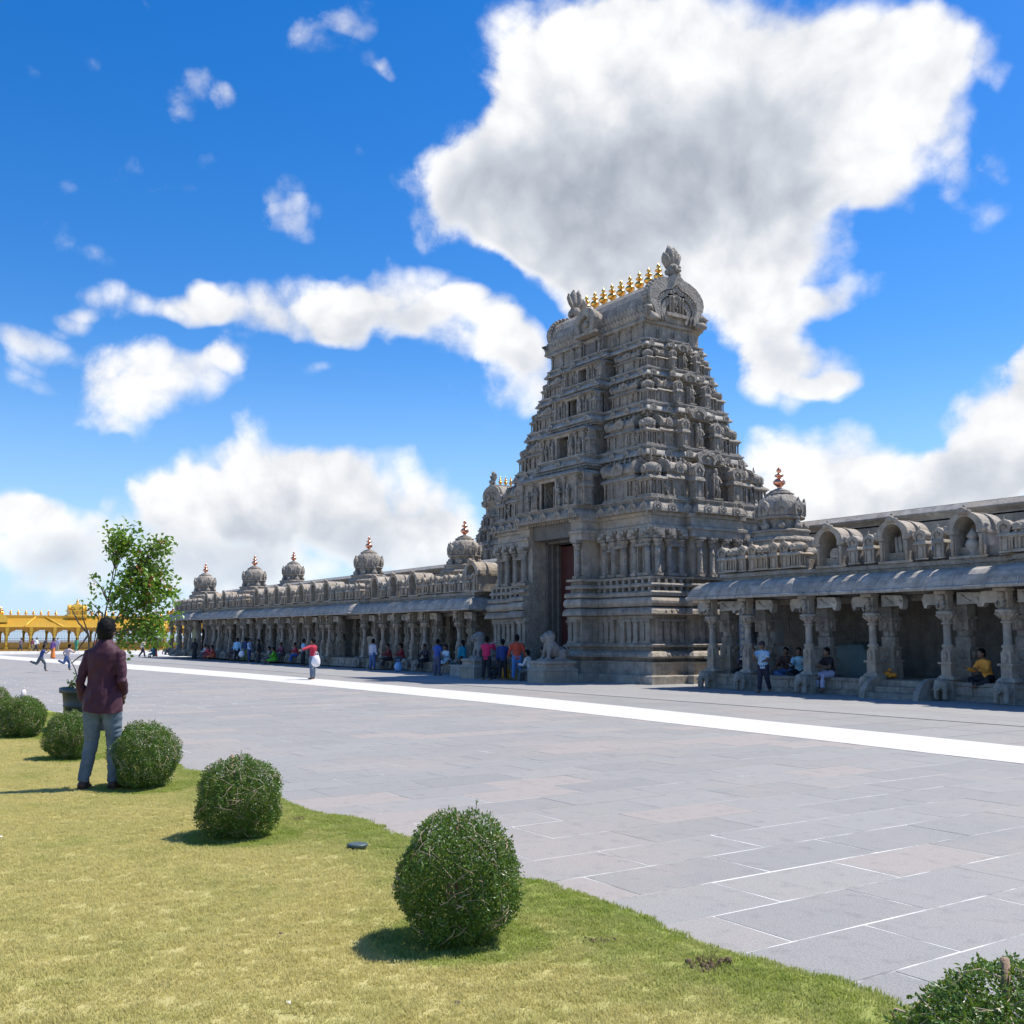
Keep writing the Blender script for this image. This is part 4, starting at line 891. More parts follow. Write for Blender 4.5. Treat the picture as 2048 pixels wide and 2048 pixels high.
def nasi_mesh():
    b = MB(); w = .84
    b.box(-.46,-.33,-.12,.75,0,.66); b.box(.33,.46,-.12,.75,0,.66); b.box(-.52,.52,-.16,.8,-.03,.04)
    for s in (-1,1): b.lathe([(.05,.04),(.045,.5),(.075,.58),(.05,.6)], 7, (s*.40,-.15,0)); b.box(s*.41-.1,s*.41+.1,-.2,.8,.62,.70)
    n = 12; o = []; i_ = []
    for k in range(n+1):
        t = math.pi*k/n; o.append((.53*math.cos(t), .68+.50*math.sin(t)**.9 if 0 < k < n else .68)); i_.append((.34*math.cos(t), .66+.40*math.sin(t) if 0 < k < n else .66))
    def band(oo, ii, y0, y1, sm=True):
        m = len(oo); v = [(x,y0,z) for x,z in oo]+[(x,y0,z) for x,z in ii]+[(x,y1,z) for x,z in oo]+[(x,y1,z) for x,z in ii]; f = []
        for k in range(m-1): f += [(k,k+m,k+1+m,k+1)[::-1][::-1], (k+2*m,k+1+2*m,k+1+3*m,k+3*m), (k,k+1,k+1+2*m,k+2*m), (k+m,k+3*m,k+1+3*m,k+1+m)]
        b.add(v, f, 0, False)
    band([(x*1.0,z) for x,z in o], i_, -.22, .02); band([(x*.90,.02+z*.985) for x,z in o], [(x*.96,z) for x,z in i_], .02, .85)
    band([(x*1.06,z+.015) for x,z in o], [(x*.84,z*.99) for x,z in o], .30, .42)
    b.tube([(0,-.22,1.14),(0,-.26,1.26),(0,-.2,1.33)], [.13,.10,.03], 8); b.sphere((-.13,-.2,1.16), .07, 7, 5); b.sphere((.13,-.2,1.16), .07, 7, 5)
    for s in (-1,1): b.sphere((s*.52,-.18,.72), .09, 8, 6); b.sphere((s*.58,-.16,.80), .06, 7, 5)
    b.box(-.34,.34,.55,.8,0,1.0)
    return b.mesh('roof_arch', 'stone2')
K['nasi'] = nasi_mesh()
q = MB(); q.lathe([(.19,-.05),(.20,-.03),(.20,.03),(.19,.05)], 20, (0,0,0)); q.lathe([(.13,-.07),(.13,.07)], 16); q.lathe([(.05,-.09),(.05,.09)], 10)
disc = MB().merge(q, Matrix.Rotation(math.pi/2, 4, 'X')); d2 = MB(); d2.merge(disc, Matrix.Translation((0,0,.36))); d2.box(-.1,.1,-.08,.08,0,.10); d2.tube([(0,0,.08),(0,0,.2)],[.08,.04],7); K['emblem0'] = d2.mesh('wheel_emblem', 'stone_lt')
q = MB(); q.box(-.20,.20,.02,.06,.08,.62); q.tube([(-.13,0,.62),(-.12,0,.28),(-.05,0,.17),(.05,0,.17),(.12,0,.28),(.13,0,.62)], [.02,.035,.035,.035,.035,.02], 6); q.tube([(0,0,.60),(0,0,.20)], [.015,.03], 6); q.box(-.16,.16,-.08,.08,0,.09); K['emblem1'] = q.mesh('sect_mark_emblem', 'stone_lt')
q = MB(); q.lathe([(.10,0),(.12,.04),(.07,.08),(.16,.2),(.19,.3),(.14,.4),(.09,.43),(.13,.46),(.15,.5),(.1,.58),(.03,.68)], 10); K['emblem2'] = q.mesh('pot_emblem', 'stone_lt')
K['emblem3'] = statue_mesh(.62, 'stone2', 3)
def vimana(parent, x, y=26.0, z=3.66, s=1.0, seed=0, fin=True):
    b = MB(); b.box(-1.55,1.55,-1.45,1.5,0,.10); 
    oct_ = lambda r: [(r*math.cos(math.pi/8+k*math.pi/4), r*math.sin(math.pi/8+k*math.pi/4)) for k in range(8)]
    b.prism(oct_(1.45), .10, .62); b.sweep(oct_(1.50), [(0,.62),(.10,.64),(.10,.70),(.02,.80),(-.1,.84),(-.14,.84)]); b.prism(oct_(1.42), .80, 1.02); b.sweep(oct_(1.38), [(0,1.02),(.09,1.04),(.09,1.09),(.0,1.17),(-.12,1.20),(-.25,1.2)]); b.prism(oct_(1.2), 1.16, 1.34)
    b.sweep(oct_(1.16), [(0,1.34),(.10,1.35),(.10,1.40),(.0,1.44),(-.4,1.45)]); b.lathe([(.84,1.40),(.82,1.80)], 8, rot=math.pi/8, smooth=False)
    b.lathe([(.62,1.78),(.99,1.80),(1.02,1.84),(.98,1.88),(.94,1.90)], 24)
    v = b.build('shrine_base', 'stone', parent, loc=(x,y,z), sc_=(.78*s,.78*s,s))
    d = MB(); d.lathe([(.93,1.88),(.97,1.96),(.97,2.12),(.93,2.28),(.83,2.44),(.66,2.57),(.50,2.64),(.44,2.65)], 32, lobes=8, lamp=.02)
    d.lathe([(.54,2.62),(.58,2.66),(.50,2.70),(.40,2.72),(.42,2.76),(.28,2.80),(.18,2.84)], 20, lobes=10, lamp=.06)
    for k in range(8):
        q = MB(); q.extr_y(arch(.44,.46,7), -.12, .1); arch_ring(q, .54, .54, .30, .30, -.17, -.05); q.sphere((0,-.13,.18), .07, 7, 5); q.tube([(0,-.1,.5),(0,-.14,.60)],[.06,.02],5)
        d.merge(q, Matrix.Rotation(k*math.pi/4, 4, 'Z') @ Matrix.Translation((0,-.87,1.90)))
    dm = d.build('dome', 'stone', v)
    if fin: put('copper_finial', K['copperfinial'], v, (0,0,2.78), 0, (1.2,1.2,.98))
    f = MB()
    for k in range(8):
        q = MB(); q.sphere((0,-.94,1.53), .18, 8, 6, sq=(1.3,.8,.8)); q.sphere((0,-.94,1.66), .12, 8, 6, sq=(1,.8,1.2)); q.sphere((0,-.96,1.80), .075, 7, 5); q.lathe([(.07,1.83),(.02,1.92)], 6, (0,-.95,0))
        if k % 2: q = MB(); q.lathe([(.10,1.44),(.16,1.5),(.17,1.58),(.06,1.66),(.02,1.74)], 8, (0,-.98,0))
        me = q.mesh('neck_figure', 'stone'); put('neck_figure', me, v, (0,0,0), k*math.pi/4)
    return v
def eave_run(parent, path, zb=2.85, step=.78, seed=1):
    """curved drip eave made of separate slabs with pale mortar joints"""
    r = random.Random(seed); pts = []
    for i in range(len(path)-1):
        a, b = Vector(path[i]), Vector(path[i+1]); n = max(1, round((b-a).length/step))
        for k in range(n): pts.append((a+(b-a)*k/n, k == 0))
    pts.append((Vector(path[-1]), True)); P = [p for p, _ in pts]; n = len(P); off = []
    for i in range(n):
        d0 = (P[i]-P[i-1]).normalized() if i else (P[1]-P[0]).normalized(); d1 = (P[i+1]-P[i]).normalized() if i < n-1 else d0
        n0 = Vector((d0.y,-d0.x)); n1 = Vector((d1.y,-d1.x)); q = n0+n1; off.append(q/q.dot(n0))
    z = zb
    prof = [(-1.05,z+.03),(-.10,z),(-.02,z-.03),(.0,z+.0),(.0,z+.05),(-.05,z+.09),(-.09,z+.20),(-.18,z+.35),(-.32,z+.47),(-.52,z+.545),(-.80,z+.57),(-1.05,z+.58)]
    k = len(prof)
    def seg(i, t0, t1, inset=0.0):
        vs = []
        for t in (t0, t1):
            p = P[i].lerp(P[i+1], t); o_ = off[i].lerp(off[i+1], t)
            cz = z+.2
            for oo, zz in prof: 
                oo2 = oo-inset; zz2 = zz-inset*.6 if zz > cz else zz+inset*.4
                vs.append((p.x+o_.x*oo2, p.y+o_.y*oo2, zz2))
        fs = [(j, k+j, k+(j+1)%k, (j+1)%k)[::-1][::-1] for j in range(k)]; fs += [tuple(range(k-1,-1,-1)), tuple(range(k,2*k))]
        return vs, fs
    core = MB()
    for i in range(n-1):
        L_ = (P[i+1]-P[i]).length; g_ = .009/max(L_,.1)
        vs, fs = seg(i, g_, 1-g_, r.uniform(-.004,.004)); c = sum((Vector(v) for v in vs), Vector())/len(vs)
        b = MB(); b.add([Vector(v)-c for v in vs], fs, 0, False); b.build('eave_slab', 'eave', parent, loc=c)
        vs, fs = seg(i, 0, 1, .012); core.add(vs, fs)
    core.build('eave_core', 'grout', parent)
    return P, off
KUTA_S = kuta_mesh(.56, .80, 'stone2', False); BUD = panjara_mesh(.34, .32, .84, 'stone2')
def parapet(parent, x0, x1, y, arches, skip=(), seed=0):
    b = MB(); b.box(x0, x1, y-.02, y+.35, 3.66, 3.96); 
    b.build('parapet_wall', 'stone', parent)
    xs = sorted(arches)
    for x in xs: 
        nq = put('roof_arch', K['nasi'], parent, (x, y-.1, 3.68))
    # colonnettes and little shrines fill the intervals
    bounds = [x0]+xs+[x1]
    for a_, b_ in zip(bounds[:-1], bounds[1:]):
        aa = a_+(.55 if a_ in xs else .1); bb = b_-(.55 if b_ in xs else .1); L_ = bb-aa
        if L_ < .3: continue
        n = max(1, int(round(L_/.44)))
        for k in range(n):
            x = aa+L_*(k+.5)/n
            if n % 2 == 1 and k == n//2 or (n > 4 and k % 3 == 1): put('parapet_shrine', KUTA_S, parent, (x, y-.08, 3.70))
            else: put('parapet_bud', BUD, parent, (x, y-.1, 3.70))
def arcade(name, label, path, pillars, arches, vim, xr, proj, seed, wallblocks, ends):
    A = thing(name, label, 'arcade', (0,0,0))
    x0, x1 = xr
    yfr = lambda x: 24.0 if any(a_ <= x <= b_ for a_, b_ in proj) else 24.35
    # plinth, one run for every stretch of the same depth
    cuts = sorted(set([x0, x1]+[c for a_, b_ in proj for c in (a_, b_) if x0 < c < x1]))
    for a_, b_ in zip(cuts[:-1], cuts[1:]):
        y = yfr((a_+b_)/2); q = MB(); q.box(a_,b_,y+.04,28,0,.38); q.box(a_-.0,b_+.0,y-.06,y+.06,0,.10); q.box(a_,b_,y-.02,28,.38,.47); q.box(a_,b_,y-.0,y+.05,.10,.13)
        q.build('plinth', 'stone', A)
        n = max(1, int((b_-a_)/.8))
        for k in range(n):
            xa = a_+(b_-a_)*k/n+.06; xb = a_+(b_-a_)*(k+1)/n-.06; q = MB(); q.box(xa,xb,y+.012,y+.05,.145,.36); q.box(xa+.09,xb-.09,y+.002,y+.04,.18,.325); q.build('plinth_panel', 'stone2', A)
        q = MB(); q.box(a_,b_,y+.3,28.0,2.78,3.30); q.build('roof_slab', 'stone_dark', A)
        q = MB(); q.box(a_,b_,y+.75,y+1.1,2.62,2.80); q.build('roof_beam', 'stone', A)
    for x in pillars:
        y = yfr(x)+.02
        p = put('pillar', K['pillar'], A, (x, y, 0)); put('elephant_carving', K['elephant'], p, (0,-.40,.02), 0, 1.0)
        pr = put('pier', K['pier'], A, (x+.10, y+.62, 0)); 
        put('roof_bracket', K['bracket'], pr, (0,-.42,-.02)); put('roof_bracket', K['bracket'], pr, (0,-.42,-.02), math.pi)
        if seed == 2: put('pier', K['pier'], A, (x+.1, y+2.1, 0))
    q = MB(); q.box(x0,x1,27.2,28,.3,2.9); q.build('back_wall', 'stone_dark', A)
    if wallblocks:
        r = random.Random(3); z = .47
        for c_ in range(5):
            x = x0+r.uniform(-.8,0)
            while x < x1:
                x2 = min(x+r.uniform(1.1,1.9), x1); xa = max(x, x0)
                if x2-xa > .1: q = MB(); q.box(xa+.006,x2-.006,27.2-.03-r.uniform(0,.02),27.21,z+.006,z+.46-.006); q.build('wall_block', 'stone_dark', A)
                x = x2
            z += .46
    P, off = eave_run(A, path, 2.85, .80, seed)
    q = MB(); q.sweep([(p[0],p[1]) for p in path], [(-1.3,3.38),(-.86,3.40),(-.86,3.52),(-.80,3.53),(-.80,3.64),(-.84,3.67),(-2.3,3.68)], closed=False); q.build('roof_ledge', 'stone', A)
    q = MB(); q.add([(x0,24.5,3.675),(x1,24.5,3.675),(x1,30,3.60),(x0,30,3.60)], [(0,1,2,3)]); q.build('flat_roof', 'stone_dark', A)
    for (xa, xb, yy, ar) in arches: parapet(A, xa, xb, yy, ar)
    for (x, y, s_) in vim: vimana(A, x, y, 3.66, s_)
    return A
RPIL = [-24.3, -22.75, -20.35, -18.4, -16.1, -14.25, -12.3, -10.4]
RIGHT = arcade('pillared_arcade', 'grey stone pillared arcade right of the gate tower, domed shrine on its roof', 
    [(-24.9,28.0),(-24.9,23.4),(-20.45,23.4),(-20.1,23.75),(-14.75,23.75),(-14.4,23.4),(-8.0,23.4),(-8.0,28)],
    RPIL, [(-20.6,-14.6,24.75,[-19.89,-17.69,-15.5]), (-24.3,-20.6,24.45,[]), (-14.6,-8.6,24.45,[-11.0])], [(-23.05,26.0,1.0)], (-24.5,-8.4), [(-24.5,-20.3),(-14.6,-8.4)], 1, True, None)
put('wheel_emblem', K['emblem0'], RIGHT, (-19.89,24.80,3.70)); put('sect_mark_emblem', K['emblem1'], RIGHT, (-17.69,24.85,3.70), 0, 1.15); put('pot_emblem', K['emblem2'], RIGHT, (-15.5,24.80,3.70), 0, 1.1)
LPIL = [-40.4,-43.6,-45.5,-47.2,-48.8,-51.0,-54.9,-56.6,-58.8,-60.9,-63.1,-65.2,-67.3,-69.5,-72.2,-74.8,-77.0,-79.0,-82.0,-85.2,-87.3]
LARCH = [(-44.6,-39.2,24.45,[]),(-51.2,-44.6,24.75,[-50.1,-47.9,-45.8]),(-55.7,-51.2,24.45,[]),(-69.6,-55.7,24.75,[-56.55,-58.5,-60.4,-62.5,-64.6,-66.5,-68.4]),(-74.4,-69.6,24.45,[]),(-80.6,-74.4,24.75,[-75.3,-77.4,-79.6]),(-87.6,-80.6,24.45,[])]
LEFT = arcade('pillared_arcade', 'long grey stone pillared arcade left of the gate tower with four roof domes',
    [(-88.6,28),(-88.6,23.4),(-80.5,23.4),(-80.1,23.8),(-75.0,23.8),(-74.6,23.4),(-69.6,23.4),(-69.2,23.8),(-56.2,23.8),(-55.8,23.4),(-51.2,23.4),(-50.8,23.8),(-45.2,23.8),(-44.8,23.4),(-38.6,23.4),(-38.6,25.5)],
    LPIL, LARCH, [(-43.3,26.0,1.04),(-54.1,26.0,1.05),(-73.3,26.0,1.08),(-85.1,26.0,1.1)], (-88.0,-38.9), [(-88,-80.4),(-74.8,-69.5),(-56,-51.1),(-45,-38.9)], 2, False, None)
for x in [a for t in LARCH for a in t[3]]: put('carved_figure', K['emblem3'], LEFT, (x, 24.85, 3.72))
LEFT.rotation_euler = (0, R(0.22), 0); LEFT.location = (0, 0, -0.0)
LEFT.location.z = -38.9*math.sin(R(0.22))
# the arch on the return of the left arcade next to the gate tower
put('roof_arch', K['nasi'], LEFT, (-39.6,24.35,3.68), 0, 1.15); put('carved_figure', K['emblem3'], LEFT, (-39.6,24.6,3.72))
# steps with curled stone balustrades
def stair(parent, x0, x1, yb, n=3):
    st = MB()
    for k in range(n): st.box(x0, x1, yb-.30*(n-k)-.0, yb, .155*k, .155*(k+1)-.004)
    s_ = st.build('stair', 'stone', parent)
    p = [(yb-1.0,0),(yb-1.0,.10),(yb-.92,.26),(yb-.72,.44),(yb-.45,.54),(yb,.56),(yb,0)]
    for xa in (x0-.16, x1): q = MB(); q.extr_x(p[::-1], xa, xa+.16); q.build('balustrade', 'stone2', s_); 
stair(RIGHT, -18.0, -16.5, 24.35); stair(LEFT, -64.9, -63.4, 24.35); stair(LEFT, -48.5, -47.5, 24.35); stair(LEFT, -83.8,-82.6, 24.0)

# ================================================================== HALL BEHIND
H = thing('temple_hall', 'plain stone hall wall with pale sloping coping behind the arcades', 'building', (-50, 30, 0))
def hp(nm, m, x0, x1, y0, y1, z0, z1): q = MB(); q.box(x0+50,x1+50,y0-30,y1-30,z0,z1); return q.build(nm, m, H)
for xa, xb in ((-92,-38.4), (-27.2,-4)):
    hp('hall_wall', 'wallcream', xa, xb, 30, 44, 0, 5.45)
    q = MB(); q.extr_x([(0,5.40),(0,5.50),(-.14,5.62),(-.14,5.68),(.05,5.86),(.6,5.92),(.6,5.40)][::-1], xa+50, xb+50); q.build('coping', 'wallcream', H)
    x = xa
    while x < xb-.1:
        x2 = min(x+2.4, xb); q = MB(); q.extr_x([(-.17,5.665),(-.17,5.70),(.04,5.885),(.62,5.95),(.62,5.90),(.06,5.85)][::-1], x+50.004, x2+50-.008); q.build('coping_slab', 'stone_lt', H); x = x2
hp('lead_flashing', 'stone_dark', -27.2, -4, 30.62, 44, 5.85, 5.98); hp('lead_flashing', 'stone_dark', -92, -38.4, 30.62, 44, 5.85, 5.98)
sk = hp('skylight', 'white', -20.9, -18.2, 28.6, 29.9, 4.70, 4.78)
for k in range(12): q = MB(); q.box(-20.85+50+k*.22,-20.85+50.02+k*.22,-1.38,-1.36,3.7,4.7); q.build('skylight_bar', 'white', sk)
q = MB(); q.box(-20.9+50,-18.2+50,-1.35,-1.33,3.7,4.68); q.build('pane', 'screen', sk)
# small roof shrine with two gold pots left of the gate tower, and the inner dome
S2 = thing('roof_shrine', 'small roof shrine with two gold pots beside the tower\'s left edge', 'shrine', (-45.8, 31.2, 0))
q = MB(); q.box(-1.4,1.4,-.6,.6,0,5.9); q.build('shrine_wall', 'stone', S2); q = MB(); q.extr_x([(-.55,5.9),(-.62,6.1),(-.5,6.45),(-.2,6.65),(.2,6.65),(.5,6.45),(.62,6.1),(.55,5.9)][::-1], -1.2, 1.2, 0, True); q.build('barrel_roof', 'stone_lt', S2)
for sx in (-1,1): q = MB(); q.extr_y(arch(1.5,1.0,8), -.1, .1); arch_ring(q, 1.7,1.15,1.0,.7,-.2,.0); q.build('roof_gable', 'stone', S2, loc=(sx*1.2,0,5.85), rz=sx*math.pi/2)
for x in (-.3,.3): put('kalasha', K['kalasha'], S2, (x,0,6.6), 0, 1.0)
S3 = thing('dome_shrine', 'domed shrine with copper finial rising behind the left arcade roofline', 'shrine', (-78.3, 31.0, 0)); vimana(S3, 0, 0, 4.6, 1.1)
q = MB(); q.box(-1.6,1.6,-1.5,1.5,0,4.6); q.build('shrine_wall', 'stone', S3)
# ================================================================== LION GUARDIANS
l = MB()
l.sphere((0,.34,.26), .26, 12, 8, sq=(.85,1.25,.9)); l.tube([(0,.22,.30),(0,.02,.48),(0,-.08,.62)], [.24,.25,.20], 12); l.sphere((0,-.10,.80), .21, 12, 9, sq=(.92,1.0,.98))
l.sphere((0,-.30,.76), .115, 10, 7, sq=(1.0,1.1,.75)); l.sphere((0,-.29,.66), .085, 10, 7, sq=(1.0,1.1,.5)); l.sphere((-.09,-.27,.86), .045, 8, 6); l.sphere((.09,-.27,.86), .045, 8, 6); l.sphere((0,-.40,.80), .045, 8, 6)
l.sphere((0,.0,.82), .23, 12, 8, sq=(1,.8,1.0)); l.sphere((0,-.10,.56), .2, 10, 8, sq=(.95,.7,1.2))
for s in (-1,1):
    l.tube([(s*.14,-.08,.46),(s*.15,-.16,.25),(s*.15,-.17,.04)], [.10,.075,.075], 9); l.sphere((s*.15,-.24,.045), .085, 9, 6, sq=(.9,1.3,.55)); l.sphere((s*.22,.42,.2), .19, 10, 8, sq=(.6,1,1.1)); l.sphere((s*.24,.18,.05), .085, 9, 6, sq=(.9,1.7,.6)); l.sphere((s*.17,-.04,.93), .05, 7, 5)
l.tube([(.05,.62,.1),(.16,.70,.25),(.10,.66,.46),(.0,.58,.50)], [.05,.05,.045,.06], 7)
l.box(-.30,.30,-.36,.66,-.06,.02)
LION = remesh(l, 'lion_body', 'lion', .018, 3)
eye = MB()
for s in (-1,1): eye.sphere((s*.085,-.305,.865), .022, 7, 5)
eye.box(-.085,.085,-.40,-.30,.700,.715)
LEYE = eye.mesh('carved_eyes', 'stone_dark')
def lion(x, label):
    T = thing('lion_statue', label, 'statue', (x, 22.0, 0), 0, 'lions guarding the gate')
    q = MB(); q.box(-.55,.55,-.62,.85,0,.42); q.sweep([(.55,-.62),(.55,.85),(-.55,.85),(-.55,-.62)], [(0,.42),(.03,.43),(.0,.48),(-.06,.54)]); q.box(-.47,.47,-.54,.77,.42,.66); q.sweep([(.47,-.54),(.47,.77),(-.47,.77),(-.47,-.54)], [(0,.66),(.05,.68),(.05,.74),(.0,.78),(-.1,.785)]); q.box(-.45,.45,-.52,.75,.64,.784)
    q.build('pedestal', 'stone2', T); b = put('lion_body', LION, T, (0,0,.82)); put('carved_eyes', LEYE, b)
lion(-35.37, 'seated stone lion left of the gate, half hidden by the man in pink'); lion(-30.54, 'seated stone lion on a pedestal right of the gate, open mouth')

# ================================================================== GOLD PAVILION
def hsvmat(): pass
GP = thing('gold_pavilion', 'long gold painted pavilion with arches and a ridge of small pots', 'pavilion', (-140, 26.8, 0))
Y0, Y1 = -30.0, 34.0
q = MB(); q.box(-6,.5,Y0,Y1,0,.22); q.build('floor', 'goldpaint_dk', GP)
PITCH = 2.72
def arch_panel():
    b = MB(); w = PITCH/2-.18; pts = [(-PITCH/2,2.95),(-PITCH/2,1.15),(-w,1.15),(-w,1.75)]
    for k in range(0, 13):
        t = math.pi*(1-k/12); lob = 1+.05*math.cos(5*t*2); pts.append((w*math.cos(t)*.98*lob, 1.75+.85*math.sin(t)*lob))
    pts += [(w,1.75),(w,1.15),(PITCH/2,1.15),(PITCH/2,2.95)]
    b.extr_x(pts[::-1], -.08, .08); return b.mesh('arch_panel', 'goldpaint_dk')
AP = arch_panel()
q = MB(); q.box(-.2,.2,-.2,.2,.2,.5); q.lathe([(.17,.5),(.15,1.0),(.18,1.04),(.14,1.1),(.13,2.1),(.2,2.25),(.24,2.3),(.24,2.4)], 10); q.box(-.22,.22,-.2,.2,2.4,2.95); GC = q.mesh('gold_column', 'goldpaint')
q = MB(); q.box(-.06,.06,-PITCH/2,PITCH/2,.2,.98); q.box(-.1,.1,-PITCH/2,PITCH/2,.96,1.06); q.box(.06,.09,-PITCH/2+.25,PITCH/2-.25,.34,.86); DW = q.mesh('dado_panel', 'goldpaint_dk')
q = MB()
for k in range(14): q.box(-.02,.02,-PITCH/2+.1+k*.19-.016,-PITCH/2+.1+k*.19+.016,.5,2.5)
q.box(-.03,.03,-PITCH/2,PITCH/2,1.5,1.54); q.box(-.03,.03,-PITCH/2,PITCH/2,2.46,2.5); BR = q.mesh('railing', 'white')
n = int((Y1-Y0)/PITCH)
for k in range(n):
    y = Y0+PITCH*(k+.5)
    put('arch_panel', AP, GP, (0,y,0)); put('dado_panel', DW, GP, (.0,y,0)); put('gold_column', GC, GP, (.12,y-PITCH/2,0)); put('railing', BR, GP, (-5.4,y,0)); put('gold_column', GC, GP, (-5.4,y-PITCH/2,0))
q = MB(); q.extr_y([(.75,2.92),(.78,2.98),(-2.0,4.12),(-2.9,4.12),(-5.9,2.98),(-5.9,2.92)], Y0, Y1); rf = q.build('roof', 'goldpaint', GP)
q = MB(); r0 = Y0
while r0 < Y1-.4:
    q.add([(.80,r0,2.99),(.80,r0+.05,2.99),(-2.0,r0+.05-1.1,4.16),(-2.0,r0-1.1,4.16),(.80,r0+.025,3.04),(-2.0,r0-1.075,4.21)], [(0,1,4),(0,4,5,3),(4,1,2,5)]); r0 += .30
stuff(q.build('tile_ribs', 'goldpaint', rf))
q = MB(); q.box(-3.0,-1.9,Y0,Y1,4.10,4.40); q.box(-3.05,-1.85,Y0,Y1,4.40,4.46); q.build('ridge', 'goldpaint', GP)
for hy in (-4.2, 12.5, -21, 27): 
    for sg in (-1,1): q = MB(); q.tube([(.8,hy+sg*-.0+sg*2.2,3.02),(-1.9,hy+sg*.6,4.22)], .12, 6); q.build('hip_roll', 'goldpaint', rf)
KS = finial_mesh('ridge_pot', 'gold', .72, .2, 8)
y = Y0+.4
while y < Y1:
    if abs(y) > 1.7: put('ridge_pot', KS, GP, (-2.45,y,4.45))
    y += .88
def gdome(y, s):
    b = MB(); b.box(-1.2,1.2,-1.25,1.25,0,.25); b.box(-1.0,1.0,-1.05,1.05,.25,.72); b.box(-1.15,1.15,-1.2,1.2,.70,.82)
    for k in range(5): b.lathe([(.1,.25),(.09,.7)], 6, (1.05,-.9+.45*k,0))
    b.lathe([(.9,.82),(.98,.95),(1.0,1.1),(.9,1.3),(.62,1.5),(.35,1.58),(.4,1.62),(.15,1.7)], 16, lobes=8, lamp=.04)
    for k in range(4):
        q = MB(); q.extr_y(arch(.8,.7,7), -1.05, -.6); arch_ring(q, .95,.8,.5,.42,-1.12,-1.0); b.merge(q, Matrix.Rotation(k*math.pi/2,4,'Z') @ Matrix.Translation((0,0,.80)))
    o = b.build('gold_dome', 'goldpaint', GP, loc=(-2.45,y,4.35), sc_=s); put('ridge_pot', KS, o, (0,0,1.62), 0, 1.0)
gdome(0.2, 1.0); gdome(12.5, .6)
b = MB(); b.box(-.6,.6,-.8,.8,0,.5); b.extr_x([(y_,z_) for y_,z_ in arch(1.5,1.1,7)][::-1], -.5, .64); b.build('gable_ornament', 'goldpaint', GP, loc=(-.6,-9.0,3.5)); 
for s in (-.3,.3): put('ridge_pot', KS, GP, (-2.45,-9+s,4.45), 0, 1.5)

# ================================================================== THINGS IN THE ARCADE
T = thing('control_cabinet', 'grey steel electrical cabinet on a post inside the right arcade', 'cabinet', (-22.8, 25.2, .47))
q = MB(); q.box(-.30,.30,-.16,.16,.95,1.80); q.build('cabinet_body', 'steel', T); q = MB(); q.box(-.27,.27,-.18,-.16,.98,1.77); dr = q.build('door', 'steel', T)
for x, z, w, h in ((-.14,1.58,.05,.06),(.06,1.58,.06,.07),(-.02,1.18,.12,.05)): q = MB(); q.box(x-w,x+w,-.19,-.18,z-h/2,z+h/2); q.build('label_plate', 'white', dr)
q = MB(); q.box(-.06,.06,-.06,.06,0,.95); q.build('post', 'steel', T); q = MB(); q.box(-.2,.7,-.1,.1,.62,.86); q.build('cable_tray', 'steel', T)
T = thing('blue_panel', 'tall narrow blue patterned panel standing in the right arcade', 'panel', (-24.55, 25.7, .47)); q = MB(); q.box(-.16,.16,-.03,.03,0,2.1); q.build('board', 'screen', T); 
for k in range(9): q = MB(); q.extr_y([(-.12,.1+k*.22),(0,.0+k*.22),(.12,.1+k*.22),(0,.2+k*.22)], -.045, -.03); q.build('diamond', M['steel'], T)
M['tarp'] = plain('faded green tarpaulin', (0.12, 0.17, 0.16), .6, 0, .2, 3, .5, bscale=6)
r = random.Random(5); vs = []; n = 22
for i in range(n):
    for j in range(n):
        x = -1.0+2.0*i/(n-1); y = -.5+1.0*j/(n-1); m = max(abs(x)/1.0, abs(y)/.5); z = .95*(1-max(0,(m-.55)/.45)**1.7)+.05*math.sin(5*x)*math.cos(6*y)-.12*max(0,-x)+.02*math.sin(17*x+3*y)
        vs.append((x*(1+.04*math.sin(9*y)), y*(1+.05*math.sin(7*x)), max(0,z)))
b = MB(); b.add(vs, [(i*n+j,(i+1)*n+j,(i+1)*n+j+1,i*n+j+1) for i in range(n-1) for j in range(n-1)], 0, True); o = b.build('tarp_pile', 'tarp', None, loc=(-20.3,25.9,.47)); tag(o, 'pile under a faded green tarpaulin on the right arcade floor', 'tarpaulin')
def bag(name, label, loc, col, s=1.0, handles=True, grp=None, cat='bag'):
    M[label] = plain(name+' '+label[:12], col, .45, 0, .1, 6, .4, bscale=14)
    b = MB(); rr = random.Random(len(label))
    prof = [(.05,0),(.15,.02),(.19,.12),(.18,.24),(.15,.34),(.10,.40)]; n = 14
    for ri, (r_, z) in enumerate(prof): pass
    vs = []
    for r_, z in prof:
        for k in range(n): a = 2*math.pi*k/n; w = 1+.13*rr.uniform(-1,1)+.1*math.sin(3*a); vs.append((r_*w*math.cos(a), r_*w*.62*math.sin(a), z+.012*rr.uniform(-1,1)))
    b.add(vs, [(i*n+k,i*n+(k+1)%n,(i+1)*n+(k+1)%n,(i+1)*n+k) for i in range(len(prof)-1) for k in range(n)]+[tuple(range(n-1,-1,-1)), tuple((len(prof)-1)*n+k for k in range(n))], 0, True)
    T = thing(name, label, cat, loc, rr.uniform(0,3)); b.build('sack', label, T, sc_=s)
    if handles:
        for sy in (-1,1): q = MB(); q.tube([(-.06,sy*.03,.38),(-.05,sy*.035,.50),(0,sy*.03,.55),(.05,sy*.035,.50),(.06,sy*.03,.38)], .009, 5); q.build('handle', label, T, sc_=s)
    return T
M['orange_cloth'] = plain('orange cloth', (.75,.28,.03), .7, 0, .2, 12, .5, bscale=20)
rr = random.Random(4); q = MB()
